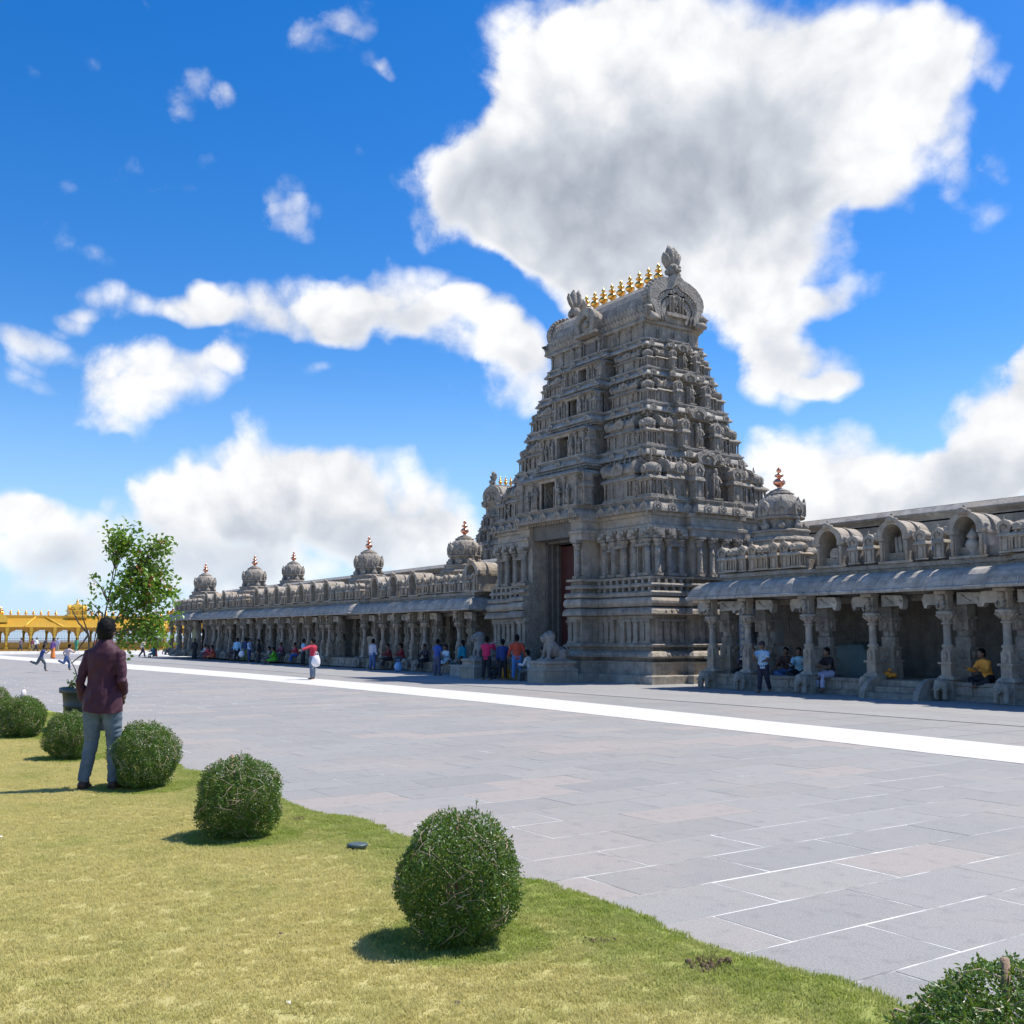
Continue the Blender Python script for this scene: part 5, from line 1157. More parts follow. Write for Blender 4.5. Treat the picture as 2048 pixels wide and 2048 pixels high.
for _ in range(16): q.sphere((rr.gauss(0,.10), rr.gauss(0,.07), .06+abs(rr.gauss(0,.07))), rr.uniform(.05,.085), 8, 6, sq=(1.2,.9,.8))
o = put('cloth_bundle', remesh(q, 'cloth_bundle', 'orange_cloth', .014, 1), None, (-18.2,24.75,.47)); tag(o, 'crumpled orange cloth bundle on the plinth of the right arcade', 'bundle')
bag('carrier_bag', 'pale blue plastic carrier bag on the paving left of the gate', (-44.6,23.1,0), (.25,.45,.70), 1.1)
bag('carrier_bag', 'yellow orange carrier bag on the gate steps behind the navy shirt', (-34.0,22.35,.0), (.80,.38,.03), 1.25)
bag('carrier_bag', 'small pinkish white plastic bag lying on top of a clipped bush', (-18.06,2.69,.665), (.75,.66,.63), .30)
q = MB(); q.box(-.42,.42,-.25,.25,0,.40); q.box(-.48,.48,-.30,.30,.40,.47); o = q.build('stone_block', 'stone_lt', None, loc=(-37.9,22.6,0), rz=.1); tag(o, 'low pale stone block left of the gate beside the lion pedestal', 'stone block')
M['poster'] = plain('pale yellow notice board', (.62,.60,.36), .7, 0, .06, 2)
T = thing('notice_board', 'pale yellow upright board between pillars at the far arcade end', 'board', (-84.9,25.3,.4)); q = MB(); q.box(-.75,.75,-.04,.04,.1,2.3); q.build('board', 'poster', T); 
for s in (-.72,.72): q = MB(); q.box(s-.04,s+.04,-.06,.06,0,2.35); q.build('post', 'steel', T)
q = MB(); q.box(-.5,.5,-.05,.05,.0,1.25); o = q.build('stone_slab', 'stone2', None, loc=(-52.6,25.2,.45), rot=(R(-9),0,0)); tag(o, 'plain upright stone slab leaning inside the left arcade', 'stone slab')

# ================================================================== PLANTS
def leaf_mat(name, c1, c2, c3, spec=.5):
    m, N, b = mat(name); g = N.n('ShaderNodeNewGeometry'); P = g.outputs['Position']
    n1 = N.noise(P, 60, 2, .5); n2 = N.noise(P, 9, 3, .6)
    c = N.mix(N.lin(n1,.3,.7), c1, c2); c = N.mix(N.smooth(n2,.56,.76,0,.8), c, c3)
    N.link(c, b.inputs['Base Color']); b.inputs['Roughness'].default_value = .38; b.inputs['Specular IOR Level'].default_value = spec
    tr = N.n('ShaderNodeBsdfTranslucent'); N.link(N.mix(.5, c, (.3,.4,.03)), tr.inputs[0]); mx = N.n('ShaderNodeMixShader'); mx.inputs[0].default_value = .28
    N.link(b.outputs[0], mx.inputs[1]); N.link(tr.outputs[0], mx.inputs[2]); out = [q for q in N.t.nodes if q.type == 'OUTPUT_MATERIAL'][0]; N.link(mx.outputs[0], out.inputs[0]); return m
M['leaf'] = leaf_mat('clipped hedge leaf', (.050,.118,.016), (.125,.225,.032), (.29,.32,.08))
M['leaf_tree'] = leaf_mat('tree leaf', (.09,.19,.018), (.20,.35,.035), (.32,.46,.07), .4)
M['twig'] = plain('dry pale twig', (.40,.31,.20), .8, 0, .3, 20); M['bark'] = plain('grey brown bark', (.16,.12,.085), .9, 0, .3, 20, .4); M['stake'] = plain('weathered bamboo stake', (.30,.20,.13), .8, 0, .25, 20, .3)
M['bud'] = plain('russet young leaves', (.45,.16,.05), .5)
def add_leaf(vs, fs, p, d, nrm, L_, w):
    d = d.normalized(); s = d.cross(nrm)
    if s.length < 1e-4: s = d.orthogonal()
    s.normalize(); u = s.cross(d); o = len(vs)
    vs += [p, p+d*L_*.45+s*w+u*w*.35, p+d*L_, p+d*L_*.45-s*w+u*w*.35]; fs += [(o,o+1,o+2),(o,o+2,o+3)]
def dep_skip(r): return r.random() < .72
def bush_meshes(seed, nleaf, L_):
    r = random.Random(seed); vs = []; fs = []; tw = MB()
    def surf(th, ph):   # barrel-like clipped ball of unit radius, flat underneath
        z = math.cos(th); rr = max(0,1-abs(z)**2.12)**(1/2.12); b = 1+.06*math.sin(3*ph+seed)+.05*math.sin(5*th+2*ph)+.035*math.sin(9*ph+4*th)+.02*math.sin(17*ph-7*th)
        return Vector((rr*math.cos(ph)*b, rr*math.sin(ph)*b, z*(1.0 if z > 0 else .93)*b))
    rv = lambda: Vector((r.gauss(0,1), r.gauss(0,1), r.gauss(0,1)))
    for _ in range(nleaf):
        th = math.acos(r.uniform(-1,1)); ph = r.uniform(0,6.2832); q = surf(th, ph); dep = 1-abs(r.gauss(0,.06)) if r.random() < .62 else r.uniform(.55,.95)
        if math.sin(4*ph+seed)*math.sin(5*th) > .62 and dep_skip(r): continue
        p = q*dep*(1.0+.05*r.random()); n_ = q.normalized(); d = (n_*r.uniform(-.1,.9)+rv()*.7); add_leaf(vs, fs, p, d, (n_+rv()*.5).normalized(), L_*r.uniform(.7,1.35), L_*.3*r.uniform(.7,1.2))
    for _ in range(120):     # long bent shoots wandering over the surface
        th = math.acos(r.uniform(-.85,1)); ph = r.uniform(0,6.2832); a = r.uniform(0,6.2832); pts = []; n = r.randint(4,8)
        for k in range(n):
            q = surf(max(.02,min(3.0,th)), ph); pts.append(q*(1.0+.035*math.sin(k*1.3+a))); th += .13*math.cos(a)*r.uniform(.5,1.3); ph += .13*math.sin(a)/max(.25,math.sin(max(.1,th)))*r.uniform(.5,1.3); a += r.uniform(-.5,.5)
        rad = r.uniform(.005,.012); tw.tube(pts, [rad*(1-.55*k/(n-1)) for k in range(n)], 5)
    for _ in range(14):      # woody inner branches
        a = r.uniform(0,6.2832); b = r.uniform(.2,1.3); d = Vector((math.cos(a)*math.sin(b), math.sin(a)*math.sin(b), math.cos(b)*1.6-.6)); q0 = Vector((.1*math.cos(a),.1*math.sin(a),-.9))
        tw.tube([q0, q0.lerp(d*.6,.5)+rv()*.05, d*.7+rv()*.04, d*.93+rv()*.05], [.03,.022,.014,.007], 5)
    for _ in range(40):      # stray tips standing out of the outline
        th = math.acos(r.uniform(-.3,1)); ph = r.uniform(0,6.2832); q = surf(th, ph); d = (q.normalized()+rv()*.35).normalized(); l_ = r.uniform(.05,.16); tw.tube([q*.95, q+d*l_*.6, q+d*l_+rv()*.02], [.008,.006,.003], 4)
        for k in range(4): add_leaf(vs, fs, q+d*l_*r.uniform(.3,1), d+rv()*.7, rv(), L_, L_*.3)
    b = MB(); b.add(vs, fs); return b.mesh('bush_foliage', 'leaf'), tw.mesh('bush_twigs', 'twig')
BV = [bush_meshes(s, 30000, .056) for s in (1,2,3)]
BL = ['clipped round bush cut off by the bottom right corner, stake poking out on top','largest whole clipped bush in the bottom centre of the lawn','clipped round bush with a stake showing through its sparse middle','clipped round bush touching the legs of the man in the maroon shirt','clipped round bush directly behind the legs of the man in maroon','clipped round bush near the left edge with a plastic bag on top','clipped round bush cut by the left edge of the photo']
for i, (x, y, rr, hh) in enumerate(BUSHES):
    T = thing('clipped_bush', BL[i], 'bush', (x, y, .03), 0, 'clipped bushes along the lawn edge')
    f, t = BV[(i+1) % 3]; z = hh*.93
    put('foliage', f, T, (0,0,z), i*1.3, (rr,rr*1.0,hh)); put('twigs', t, T, (0,0,z), i*1.3, (rr,rr,hh))
    q = MB(); q.tube([(0,0,-.02),(.01,.0,.3),(.0,.01,hh*1.93+(.035 if i in (0,2) else -.06))], [.016,.015,.014], 7); q.build('stake', 'stake', T, loc=(-.03 if i == 0 else .0,-.25*rr if i == 2 else 0,0))
# potted tree
PT = thing('planter_pot', 'large dark grey planter pot half hidden behind the man in maroon', 'planter', (-18.98,3.86,0))
M['pot'] = plain('dark grey plastic pot', (.055,.065,.065), .5, 0, .12, 4)
q = MB(); q.lathe([(.33,0),(.36,.02),(.40,.44),(.415,.45),(.40,.47),(.425,.66),(.47,.67),(.48,.69),(.48,.75),(.46,.76),(.43,.755),(.42,.68)], 32); q.build('pot_wall', 'pot', PT)
q = MB(); q.lathe([(.02,.66),(.42,.67)], 24); q.build('soil', 'bark', PT)
TR = thing('potted_tree', 'slender multi stemmed green tree growing from the grey planter', 'tree', (-18.98,3.86,.66))
rt = random.Random(21); tk = MB(); lv = []; lf = []; bv = []; bf = []
RT = Vector((.5542,.8324,0)); UP = Vector((0,0,1)); FW = Vector((-.8323,.5542,0))
def rvv(): return Vector((rt.gauss(0,1), rt.gauss(0,1), rt.gauss(0,1)))
def cluster(p, d, n, big):
    for _ in range(n):
        q = p+rvv()*.07; add_leaf(lv, lf, q, (d*.6+rvv()*.8+Vector((0,0,-.25))), (UP+rvv()*.7).normalized(), big*rt.uniform(.7,1.3), big*.33)
    if rt.random() < .07:
        for _ in range(5): add_leaf(bv, bf, p+rvv()*.03, (UP+rvv()*.6), rvv(), .06, .02)
def grow(p, d, L_, rad, lvl, leafy):
    n = 5; pts = [p]; q = p.copy(); dd = d.normalized()
    for k in range(n):
        dd = (dd+rvv()*.10+UP*.05).normalized(); q = q+dd*L_/n; pts.append(q.copy())
    tk.tube(pts, [rad*(1-.6*k/n) for k in range(n+1)], 6)
    if lvl == 0:
        for k in range(1, n+1): cluster(pts[k], dd, leafy if k > 1 else leafy//2, .088)
        return
    for k in range(2, n+1):
        for _ in range(2 if lvl > 1 else 2):
            nd = (dd*.85+rvv()*.40+RT*.16).normalized(); grow(pts[k], nd, L_*rt.uniform(.38,.6), rad*.5, lvl-1, leafy)
base = Vector((0,0,0))
CROWN = [(0.539, 2.617, 0.243, 34), (0.391, 2.47, 0.139, 10), (1.052, 2.539, 0.165, 16), (0.774, 2.226, 0.313, 46), (1.095, 1.948, 0.261, 34), (0.687, 1.792, 0.261, 30), (0.956, 1.574, 0.243, 28), (0.582, 1.461, 0.226, 20), (1.208, 1.114, 0.209, 16), (0.774, 1.123, 0.243, 20), (0.678, 0.87, 0.156, 9), (1.052, 0.957, 0.174, 11), (1.278, 1.774, 0.122, 9), (1.278, 1.383, 0.139, 8), (0.017, 1.974, 0.052, 3), (0.061, 1.8, 0.061, 4), (-0.026, 1.348, 0.078, 4), (-0.096, 1.54, 0.052, 3), (0.278, 1.166, 0.104, 5)]
stems = []
for (r0, r1, z1, rad) in ((.0,.17,1.35,.024),(.05,.25,1.55,.026),(.08,.42,1.25,.022),(-.03,.10,1.25,.018)):
    pts = [base+RT*(r0+(r1-r0)*t**1.4+.02*math.sin(6*t+r1*9))+UP*(z1*t)+FW*(.06*math.sin(4*t+r0*20)*t) for t in (0,.2,.4,.6,.8,1)]; stems.append(pts); tk.tube(pts, [rad*(1-.55*q/5) for q in range(6)], 7)
for (rr, zz, rad, n_) in CROWN:
    cen = base+RT*rr+UP*zz+FW*rt.uniform(-.22,.22); best = min((p for s_ in stems for p in s_[1:]), key=lambda p: (p-cen).length+max(0,(p.z-cen.z))*1.2)
    mid = best.lerp(cen,.55)+UP*.05+rvv()*.03; tk.tube([best, mid, cen], [.013,.009,.004], 5)
    for _ in range(int(n_*2.1)):
        d_ = rvv(); d_.normalize(); p = cen+Vector(d_)*rad*rt.uniform(.2,1.3)
        if n_ > 8 and rt.random() < .5: tk.tube([mid, mid.lerp(p,.6)+rvv()*.02, p], [.006,.004,.002], 4)
        cluster(p, d_+RT*.2, 6 if n_ > 8 else 3, .088)
for pts in ([(0,0,.0),(-.12,-.15,.18),(-.17,-.22,.42),(-.22,-.32,.62)], [(0,0,.3),(-.03,-.05,1.0),(-.09,-.15,1.30),(-.10,-.16,1.55)], [(-.03,-.05,1.0),(-.14,-.2,1.2),(-.2,-.3,1.42)], [(-.02,-.03,.7),(-.12,-.16,.62),(-.2,-.28,.5)], [(-.03,-.05,1.0),(-.09,-.13,.85),(-.13,-.2,.72)]): tk.tube([Vector(p) for p in pts], [.018,.013,.009,.005][:len(pts)], 6)
for _ in range(14): cluster(Vector((-.16,-.24,.06+rt.random()*.12)), UP, 4, .07)
tk.build('trunk', 'bark', TR); b = MB(); b.add(lv, lf); b.build('crown', 'leaf_tree', TR)
b = MB(); b.add(bv, bf); b.build('young_leaves', 'bud', TR) if bf else None
# small things on the lawn
M['lamp_ring'] = plain('blue grey lamp ring', (.07,.10,.10), .5, .2)
T = thing('ground_lamp', 'small round blue grey ground lamp set in the lawn', 'lamp', (-7.18,3.40,.005)); q = MB(); q.lathe([(.05,-.02),(.06,.05),(.075,.06),(.078,.075),(.06,.08)], 18); q.build('lamp_ring', 'lamp_ring', T); q = MB(); q.lathe([(.02,.060),(.058,.062)], 16); q.build('lens', 'screen', T)
M['clod'] = plain('dry earth clod', (.14,.095,.05), .95, 0, .3, 30, .6)
for i, (x, y, s, lb) in enumerate(((-3.72,3.62,1.0,'largest brown tuft of dug up turf near the lawn edge'),(-4.35,3.42,.6,'small brown tuft of turf left of the largest one'),(-8.6,3.5,.6,'small brown tuft of turf right of the staked bush'))):
    rr = random.Random(i); b = MB()
    for _ in range(16): p = Vector((rr.gauss(0,.05),rr.gauss(0,.05),.01)); b.sphere(p, .014*rr.uniform(.6,1.5), 5, 4)
    for _ in range(90): p = Vector((rr.gauss(0,.055),rr.gauss(0,.055),0)); d = Vector((rr.gauss(0,.5),rr.gauss(0,.5),1)).normalized(); b.tube([p, p+d*rr.uniform(.02,.05)], [.0022,.001], 3)
    o = b.build('turf_tuft', 'clod', None, loc=(x,y,.045), sc_=s); tag(o, lb, 'turf tuft', 'loose turf tufts'); stuff(o)
for i, (x, y, c, lb) in enumerate(((-4.35,1.75,'white','scrap of white paper on the grass, left of the largest bush'),(-9.1,1.25,'white','scrap of white paper on the grass near the left edge'),(-5.35,2.1,'wood','dark fallen leaf on the grass left of the largest bush'),(-3.95,2.35,'wood','dark fallen leaf on the grass in front of the largest bush'))):
    rr = random.Random(i+9); b = MB(); b.add([(-.025,-.012,.004),(.0,-.016,.010),(.028,-.008,.003),(.02,.014,.008),(-.015,.016,.004),(0,0,.012)], [(0,1,5),(1,2,5),(2,3,5),(3,4,5),(4,0,5)]); o = b.build('litter_scrap', c, None, loc=(x,y,.055), rz=rr.uniform(0,6), sc_=.7); tag(o, lb, 'litter', 'scraps on the lawn')
# ================================================================== PEOPLE
SK = {}
def flat(col, rough=.8, key=None, bump=.25):
    k = (tuple(round(c, 3) for c in col), rough)
    if k not in SK: SK[k] = plain('cloth %.2f %.2f %.2f' % tuple(col), col, rough, 0, .16, 9, bump, bscale=22)
    return SK[k]
M['skin'] = plain('brown skin', (.21,.115,.07), .55, 0, .08, 12); M['skin2'] = plain('dark brown skin', (.13,.07,.045), .55, 0, .08, 12); M['hair'] = plain('black hair', (.008,.0075,.007), .62, 0, .3, 60, .3, bscale=120)
M['hair'].node_tree.nodes['Principled BSDF'].inputs['Specular IOR Level'].default_value = .12
def check_mat(key, c1, c2, s):
    m, N, b = mat('checked cloth '+key); P = N.n('ShaderNodeTexCoord').outputs['Object']
    ck = N.n('ShaderNodeTexChecker'); N.link(P, ck.inputs[0]); ck.inputs[1].default_value = (*c1,1); ck.inputs[2].default_value = (*c2,1); ck.inputs[3].default_value = s
    N.link(ck.outputs[0], b.inputs['Base Color']); b.inputs['Roughness'].default_value = .8; return m
CHECK = {'blue': check_mat('blue', (.10,.30,.52), (.55,.66,.72), 26), 'white': check_mat('white', (.62,.62,.66), (.36,.36,.50), 26)}
def ring_loft(b, pts, n=12):
    """pts: (centre, half width x, half depth y) stacked upwards"""
    vs = []
    for c, rx, ry in pts:
        for k in range(n): a = 2*math.pi*k/n; vs.append((c[0]+rx*math.cos(a), c[1]+ry*math.sin(a), c[2]))
    m = len(pts); fs = [(i*n+k,i*n+(k+1)%n,(i+1)*n+(k+1)%n,(i+1)*n+k) for i in range(m-1) for k in range(n)]+[tuple(range(n-1,-1,-1)), tuple((m-1)*n+k for k in range(n))]
    b.add(vs, fs, 0, True)
def dirv(fwd_deg, side_deg, s):
    f, a = R(fwd_deg), R(side_deg); return Vector((s*math.sin(a), -math.sin(f)*math.cos(a), -math.cos(f)*math.cos(a)))
POSES = {
 # legs: (thigh forward, knee bend, spread) left,right ; arms: (forward, side, elbow) left,right ; lean
 'stand': dict(L=((2,3,3),(-2,2,3)), A=((2,9,12),(0,9,14)), lean=2), 'stance': dict(L=((6,4,6),(-4,2,5)), A=((8,12,45),(4,10,20)), lean=0),
 'walk': dict(L=((24,12,1),(-16,22,1)), A=((-20,8,18),(22,8,22)), lean=4), 'run': dict(L=((-30,85,1),(35,30,1)), A=((55,10,85),(-45,10,80)), lean=14),
 'photo': dict(L=((2,2,4),(-2,2,4)), A=((60,12,120),(58,12,118)), lean=2), 'phone': dict(L=((3,3,3),(-3,2,3)), A=((18,8,95),(2,9,15)), lean=3),
 'reach': dict(L=((6,3,8),(-5,3,8)), A=((10,10,20),(30,75,12)), lean=0), 'pockets': dict(L=((3,3,4),(-3,2,4)), A=((-6,20,42),(-4,20,40)), lean=1),
 'sit': dict(L=((84,82,6),(82,78,4)), A=((34,8,70),(30,8,75)), lean=12), 'cross': dict(L=((82,140,38),(82,140,38)), A=((38,10,72),(34,10,76)), lean=16),
 'talk': dict(L=((4,3,4),(-12,14,2)), A=((40,10,110),(28,8,60)), lean=3),
}
def person(label, loc, H, face, pose, shirt, legs, grp=None, long_sleeve=True, dress=None, skin='skin', hair=True, longhair=False, vox=.022, seatz=None, cap=None, extra=None, name='person', wr=0.0):
    P = POSES[pose]; S = H
    sit = pose in ('sit','cross')
    hz = .525 if not sit else (.07 if seatz is None else .07)
    spine = R(P['lean']); hip = Vector((0,0,hz))
    up = Vector((0,-math.sin(spine),math.cos(spine))); at = lambda t: hip+up*t
    body = MB(); top = MB(); low = MB(); tips = MB()
    sh_w = .105; chest = at(.27)
    # head and neck
    hd = at(.395)+Vector((0,-.012,0)); body.tube([at(.28), at(.345), hd], [.036,.034,.04], 9)
    body.sphere(hd+Vector((0,0,.012)), .062, 12, 9, sq=(.82,.98,1.15)); body.sphere(hd+Vector((0,-.022,-.03)), .042, 9, 7, sq=(.95,.95,.9)); body.sphere(hd+Vector((0,-.064,-.004)), .011, 7, 5, sq=(.8,1.2,1.3))
    for s in (-1,1): body.sphere(hd+Vector((s*.053,.006,.0)), .014, 7, 5, sq=(.5,.8,1.3)); tips.sphere(hd+Vector((s*.021,-.056,.014)), .0065, 6, 4, mi=1)
    tips.box(hd.x-.018, hd.x+.018, hd.y-.062, hd.y-.056, hd.z-.036, hd.z-.031, mi=1)
    W_ = lambda t, rx, ry: (at(t), rx, ry)
    ring_loft(body, [W_(-.02,.07,.055),W_(.03,.088,.06),W_(.10,.080,.055),W_(.17,.088,.058),W_(.24,.098,.06),W_(.285,.075,.045),W_(.30,.03,.03)])
    k = 1.10
    hem = -.055 if dress != 'tuck' else .02
    ring_loft(top, [W_(hem,.098*k,.070*k),W_(.03,.093*k,.066*k),W_(.10,.086*k,.062*k),W_(.17,.094*k,.065*k),W_(.24,.106*k,.066*k),W_(.285,.085*k,.052*k),W_(.312,.042,.042)])
    for i, s in ((0,-1),(1,1)):
        f, sd, el = P['A'][i]; sh = at(.268)+Vector((s*sh_w,0,0)); u = dirv(f+P['lean']*-.3, sd, s); e = sh+u*.172
        fo = dirv(f+el*.92, sd-el*.22, s); w = e+fo*.148; hnd = w+fo*.045
        body.tube([sh, sh.lerp(e,.5), e, e.lerp(w,.35), w], [.034,.032,.026,.027,.019], 8); body.sphere(hnd, .026, 8, 6, sq=(.75,.75,1.0))
        nrm = fo.cross(Vector((0,1,.3))).normalized()
        for q in range(4): c0 = hnd+nrm*(.016*(q-1.5)*.7)+fo*.018; tips.tube([c0, c0+fo*.02, c0+fo*(.034+.004*(q in (1,2)))+Vector((0,-.006,0))], [.0065,.006,.0045], 5)
        tips.tube([hnd-nrm*.02, hnd-nrm*.032+fo*.012, hnd-nrm*.03+fo*.026], [.0075,.0065,.005], 5)
        if long_sleeve: top.tube([sh+Vector((-s*.02,0,.012)), sh.lerp(e,.1), sh.lerp(e,.55), e, e.lerp(w,.4), e.lerp(w,.9)], [.034,.045,.041,.036,.035,.029], 9)
        else: top.tube([sh+Vector((-s*.02,0,.012)), sh.lerp(e,.1), sh.lerp(e,.72)], [.034,.046,.046], 9)
        f, kb, sp = P['L'][i]; h = hip+Vector((s*.048,0,-.005)); d = dirv(f, sp, s); kn = h+d*.245
        sd2 = dirv(f-kb, sp if pose != 'cross' else -52, s)
        if pose == 'cross': sd2 = Vector((-s*.86,-.28+.1*i,-.30)).normalized()
        an = kn+sd2*.235; toe = an+Vector((s*.012,-.085,-.022)) if not sit else an+Vector((0,-.07,-.03))
        body.tube([h, h.lerp(kn,.5), kn, kn.lerp(an,.35), an], [.062,.056,.040,.040,.024], 9); body.tube([an+Vector((0,.02,-.014)), an.lerp(toe,.5)+Vector((0,0,-.008)), toe], [.026,.026,.020], 8)
        for q in range(5): tips.sphere(toe+Vector(((q-2)*.0085,-.014+.002*abs(q-1),-.004)), .0075 if q != 2-2*s else .009, 5, 4)
        if dress in (None,'tuck'): low.tube([h+Vector((0,0,.03)), h.lerp(kn,.12), h.lerp(kn,.55), kn, kn.lerp(an,.4), kn.lerp(an,.93)], [.060,.071,.062,.050,.047,.042], 10)
        if dress == 'shorts': low.tube([h+Vector((0,0,.03)), h.lerp(kn,.12), h.lerp(kn,.85)], [.060,.071,.062], 10)
    if dress == 'sari':
        if sit: ring_loft(low, [(Vector((0,-.12,.0)),.17,.22),(Vector((0,-.11,.05)),.17,.21),(Vector((0,-.06,.10)),.13,.15),(at(.08),.095,.075)])
        else: ring_loft(low, [(Vector((0,-.01,.02)),.135,.125),(Vector((0,-.01,.12)),.125,.11),(Vector((0,0,.30)),.108,.09),(Vector((0,0,.46)),.108,.082),(at(.0),.10,.075),(at(.08),.09,.068)])
        top.tube([at(.30)+Vector((-.07,.0,0)), at(.20)+Vector((.0,-.07,0)), at(.08)+Vector((.09,-.05,0)), at(-.05)+Vector((.11,.02,0))], [.03,.035,.035,.04], 8); top.tube([at(.30)+Vector((-.08,.02,0)), at(.15)+Vector((-.09,.06,0)), at(-.1)+Vector((-.10,.07,0))], [.03,.045,.05], 8)
    elif dress != 'shorts' or True: ring_loft(low, [W_(-.06,.092,.074),W_(0,.102,.075),W_(.05,.097,.069),W_(.09,.088,.062)])
    T = thing(name, label, 'person', loc, face, grp)
    def fin(mb, nm, mats, sm=3, extra_mb=None):
        sc2 = MB(); sc2.merge(mb, Matrix.Scale(S, 4)); me = remesh(sc2, nm, mats, vox, sm)
        if extra_mb is not None:
            bm = bmesh.new(); bm.from_mesh(me); b2 = MB(); b2.merge(extra_mb, Matrix.Scale(S, 4)); t = b2.mesh('t', mats); bm.from_mesh(t); bm.to_mesh(me); bm.free(); bpy.data.meshes.remove(t)
            for p in me.polygons: p.use_smooth = True
        return put(nm, me, T)
    dz = 0
    bo = fin(body, 'body', [skin, 'hair'], 3, tips)
    fin(top, 'shirt' if dress != 'sari' else 'sari_drape', CHECK[shirt] if isinstance(shirt, str) else flat(shirt)); fin(low, 'trousers' if dress != 'sari' else 'sari_skirt', flat(legs))
    if hair:
        h = MB(); h.sphere(hd+Vector((0,.010,.024)), .066, 12, 9, sq=(.88,1.0,1.08)); h.sphere(hd+Vector((0,.03,-.012)), .052, 10, 8, sq=(.95,.75,1.0))
        if longhair: h.sphere(hd+Vector((0,.05,-.02)), .035, 9, 7); h.tube([hd+Vector((0,.05,-.02)), hd+Vector((0,.07,-.10)), hd+Vector((0,.07,-.20))], [.03,.022,.012], 7)
        sc2 = MB(); sc2.merge(h, Matrix.Scale(S,4)); me = remesh(sc2, 'hair', 'hair', vox*.7, 1)
        # keep the face free: drop hair in front of and below the brow
        bm = bmesh.new(); bm.from_mesh(me); o = (hd+Vector((0,-.040,.030)))*S
        bmesh.ops.delete(bm, geom=[v for v in bm.verts if v.co.y < o.y+.0*S and v.co.z < o.z+.012*S or (v.co.y < (hd.y-.012)*S and v.co.z < (hd.z+.012)*S)], context='VERTS'); bm.to_mesh(me); bm.free(); put('hair', me, T)
    if cap:
        c = MB(); c.lathe([(.068,.02),(.066,.045),(.05,.075),(.02,.085)], 14, hd); c.tube([hd+Vector((0,-.05,.025)), hd+Vector((0,-.105,.015))], [.05,.035], 8, flat=.2); sc2 = MB(); sc2.merge(c, Matrix.Scale(S,4)); sc2.build('cap', flat(cap), T)
    if sit: pass
    return T
def facing(dx, dy): return math.atan2(dx, -dy)
BACK = facing(-.83,.55); CAMF = facing(.83,-.55); LEFTF = facing(-.55,-.83); RIGHTF = facing(.55,.83); OUT = facing(0,-1); INN = facing(0,1); FARW = facing(-1,0); NEARW = facing(1,0)
wht = (.70,.70,.68); nvy = (.02,.03,.09); blk = (.015,.015,.02); jean = (.07,.12,.24); ltb = (.25,.45,.66)
g1 = 'visitors on the plaza'
person('man in a red jacket over white shirt holding a white bag, one arm stretched out', (-37.82,15.87,0), 1.60, facing(-.75,-.5), 'reach', (.42,.02,.05), (.12,.17,.25), g1, vox=.016)
bag('carrier_bag', 'white plastic carrier bag hanging from the hand of the man in red', (-37.45,15.86,.50), (.82,.80,.84), 1.05)
person('man in blue white checked shirt and cap standing before the right arcade', (-21.23,23.0,0), 1.50, facing(.35,-.9), 'talk', 'blue', (.02,.022,.04), g1, long_sleeve=False, cap=(.04,.03,.03), vox=.014)
person('man in a bright pink shirt, arms raised to a camera, facing the gate', (-33.67,21.24,0), 1.66, facing(-.6,.8), 'photo', (.62,.02,.10), blk, g1, vox=.014)
person('man in navy shirt and black trousers seen from behind before the gate', (-33.31,21.75,0), 1.55, BACK, 'phone', (.02,.05,.20), blk, g1, vox=.014)
person('man in orange red sweater and blue jeans seen from behind before the gate', (-32.62,21.95,0), 1.72, BACK, 'pockets', (.52,.07,.03), (.07,.19,.42), g1, vox=.014)
person('man in royal blue shirt and grey trousers left of the gate', (-38.84,22.0,0), 1.55, facing(-.3,.95), 'stand', (.03,.09,.36), (.10,.10,.16), g1, long_sleeve=False)
person('person in teal shirt and black trousers beside the low stone block', (-38.1,22.85,0), 1.50, facing(-.9,-.1), 'phone', (.02,.30,.42), blk, g1, longhair=True)
person('man in white checked shirt and jeans at the left arcade', (-47.5,23.15,0), 1.55, facing(-.4,.9), 'stand', 'white', (.07,.14,.30), g1)
person('man in pale blue shirt and dark trousers behind the man in red', (-57.0,23.3,0), 1.55, INN, 'stand', ltb, blk, g1, long_sleeve=False)
person('man in light blue shirt, left of three standing at the left arcade', (-68.3,23.2,0), 1.62, BACK, 'stand', (.30,.58,.78), blk, g1)
person('man in dark blue jacket, middle of three standing at the left arcade', (-68.1,23.7,0), 1.62, BACK, 'stand', (.03,.06,.16), (.20,.20,.06), g1)
person('man in pale shirt and jeans, right of three standing at the left arcade', (-66.2,23.3,0), 1.58, facing(.6,.6), 'stance', (.50,.62,.80), (.05,.08,.20), g1)
bag('carrier_bag', 'white carrier bag beside the man in pale shirt and jeans', (-66.75,23.0,.35), (.80,.82,.86), 1.0)
person('woman in dark brown sari standing by a pillar of the left arcade', (-64.6,23.35,0), 1.52, LEFTF, 'stand', (.06,.05,.05), (.07,.055,.05), g1, dress='sari', longhair=True)
person('woman in black sari standing at the far end of the left arcade', (-78.6,23.4,0), 1.56, CAMF, 'stand', (.03,.028,.03), (.03,.028,.03), g1, dress='sari', longhair=True)
person('boy in dark blue shirt running to the left across the plaza', (-52.51,8.47,0), 1.30, facing(.35,.92), 'run', (.03,.06,.20), (.10,.12,.14), g1, long_sleeve=False)
person('boy in pale pink shirt and jeans running across the plaza', (-53.39,9.75,0), 1.32, facing(-.3,.95), 'run', (.68,.52,.50), (.05,.10,.24), g1, long_sleeve=False)
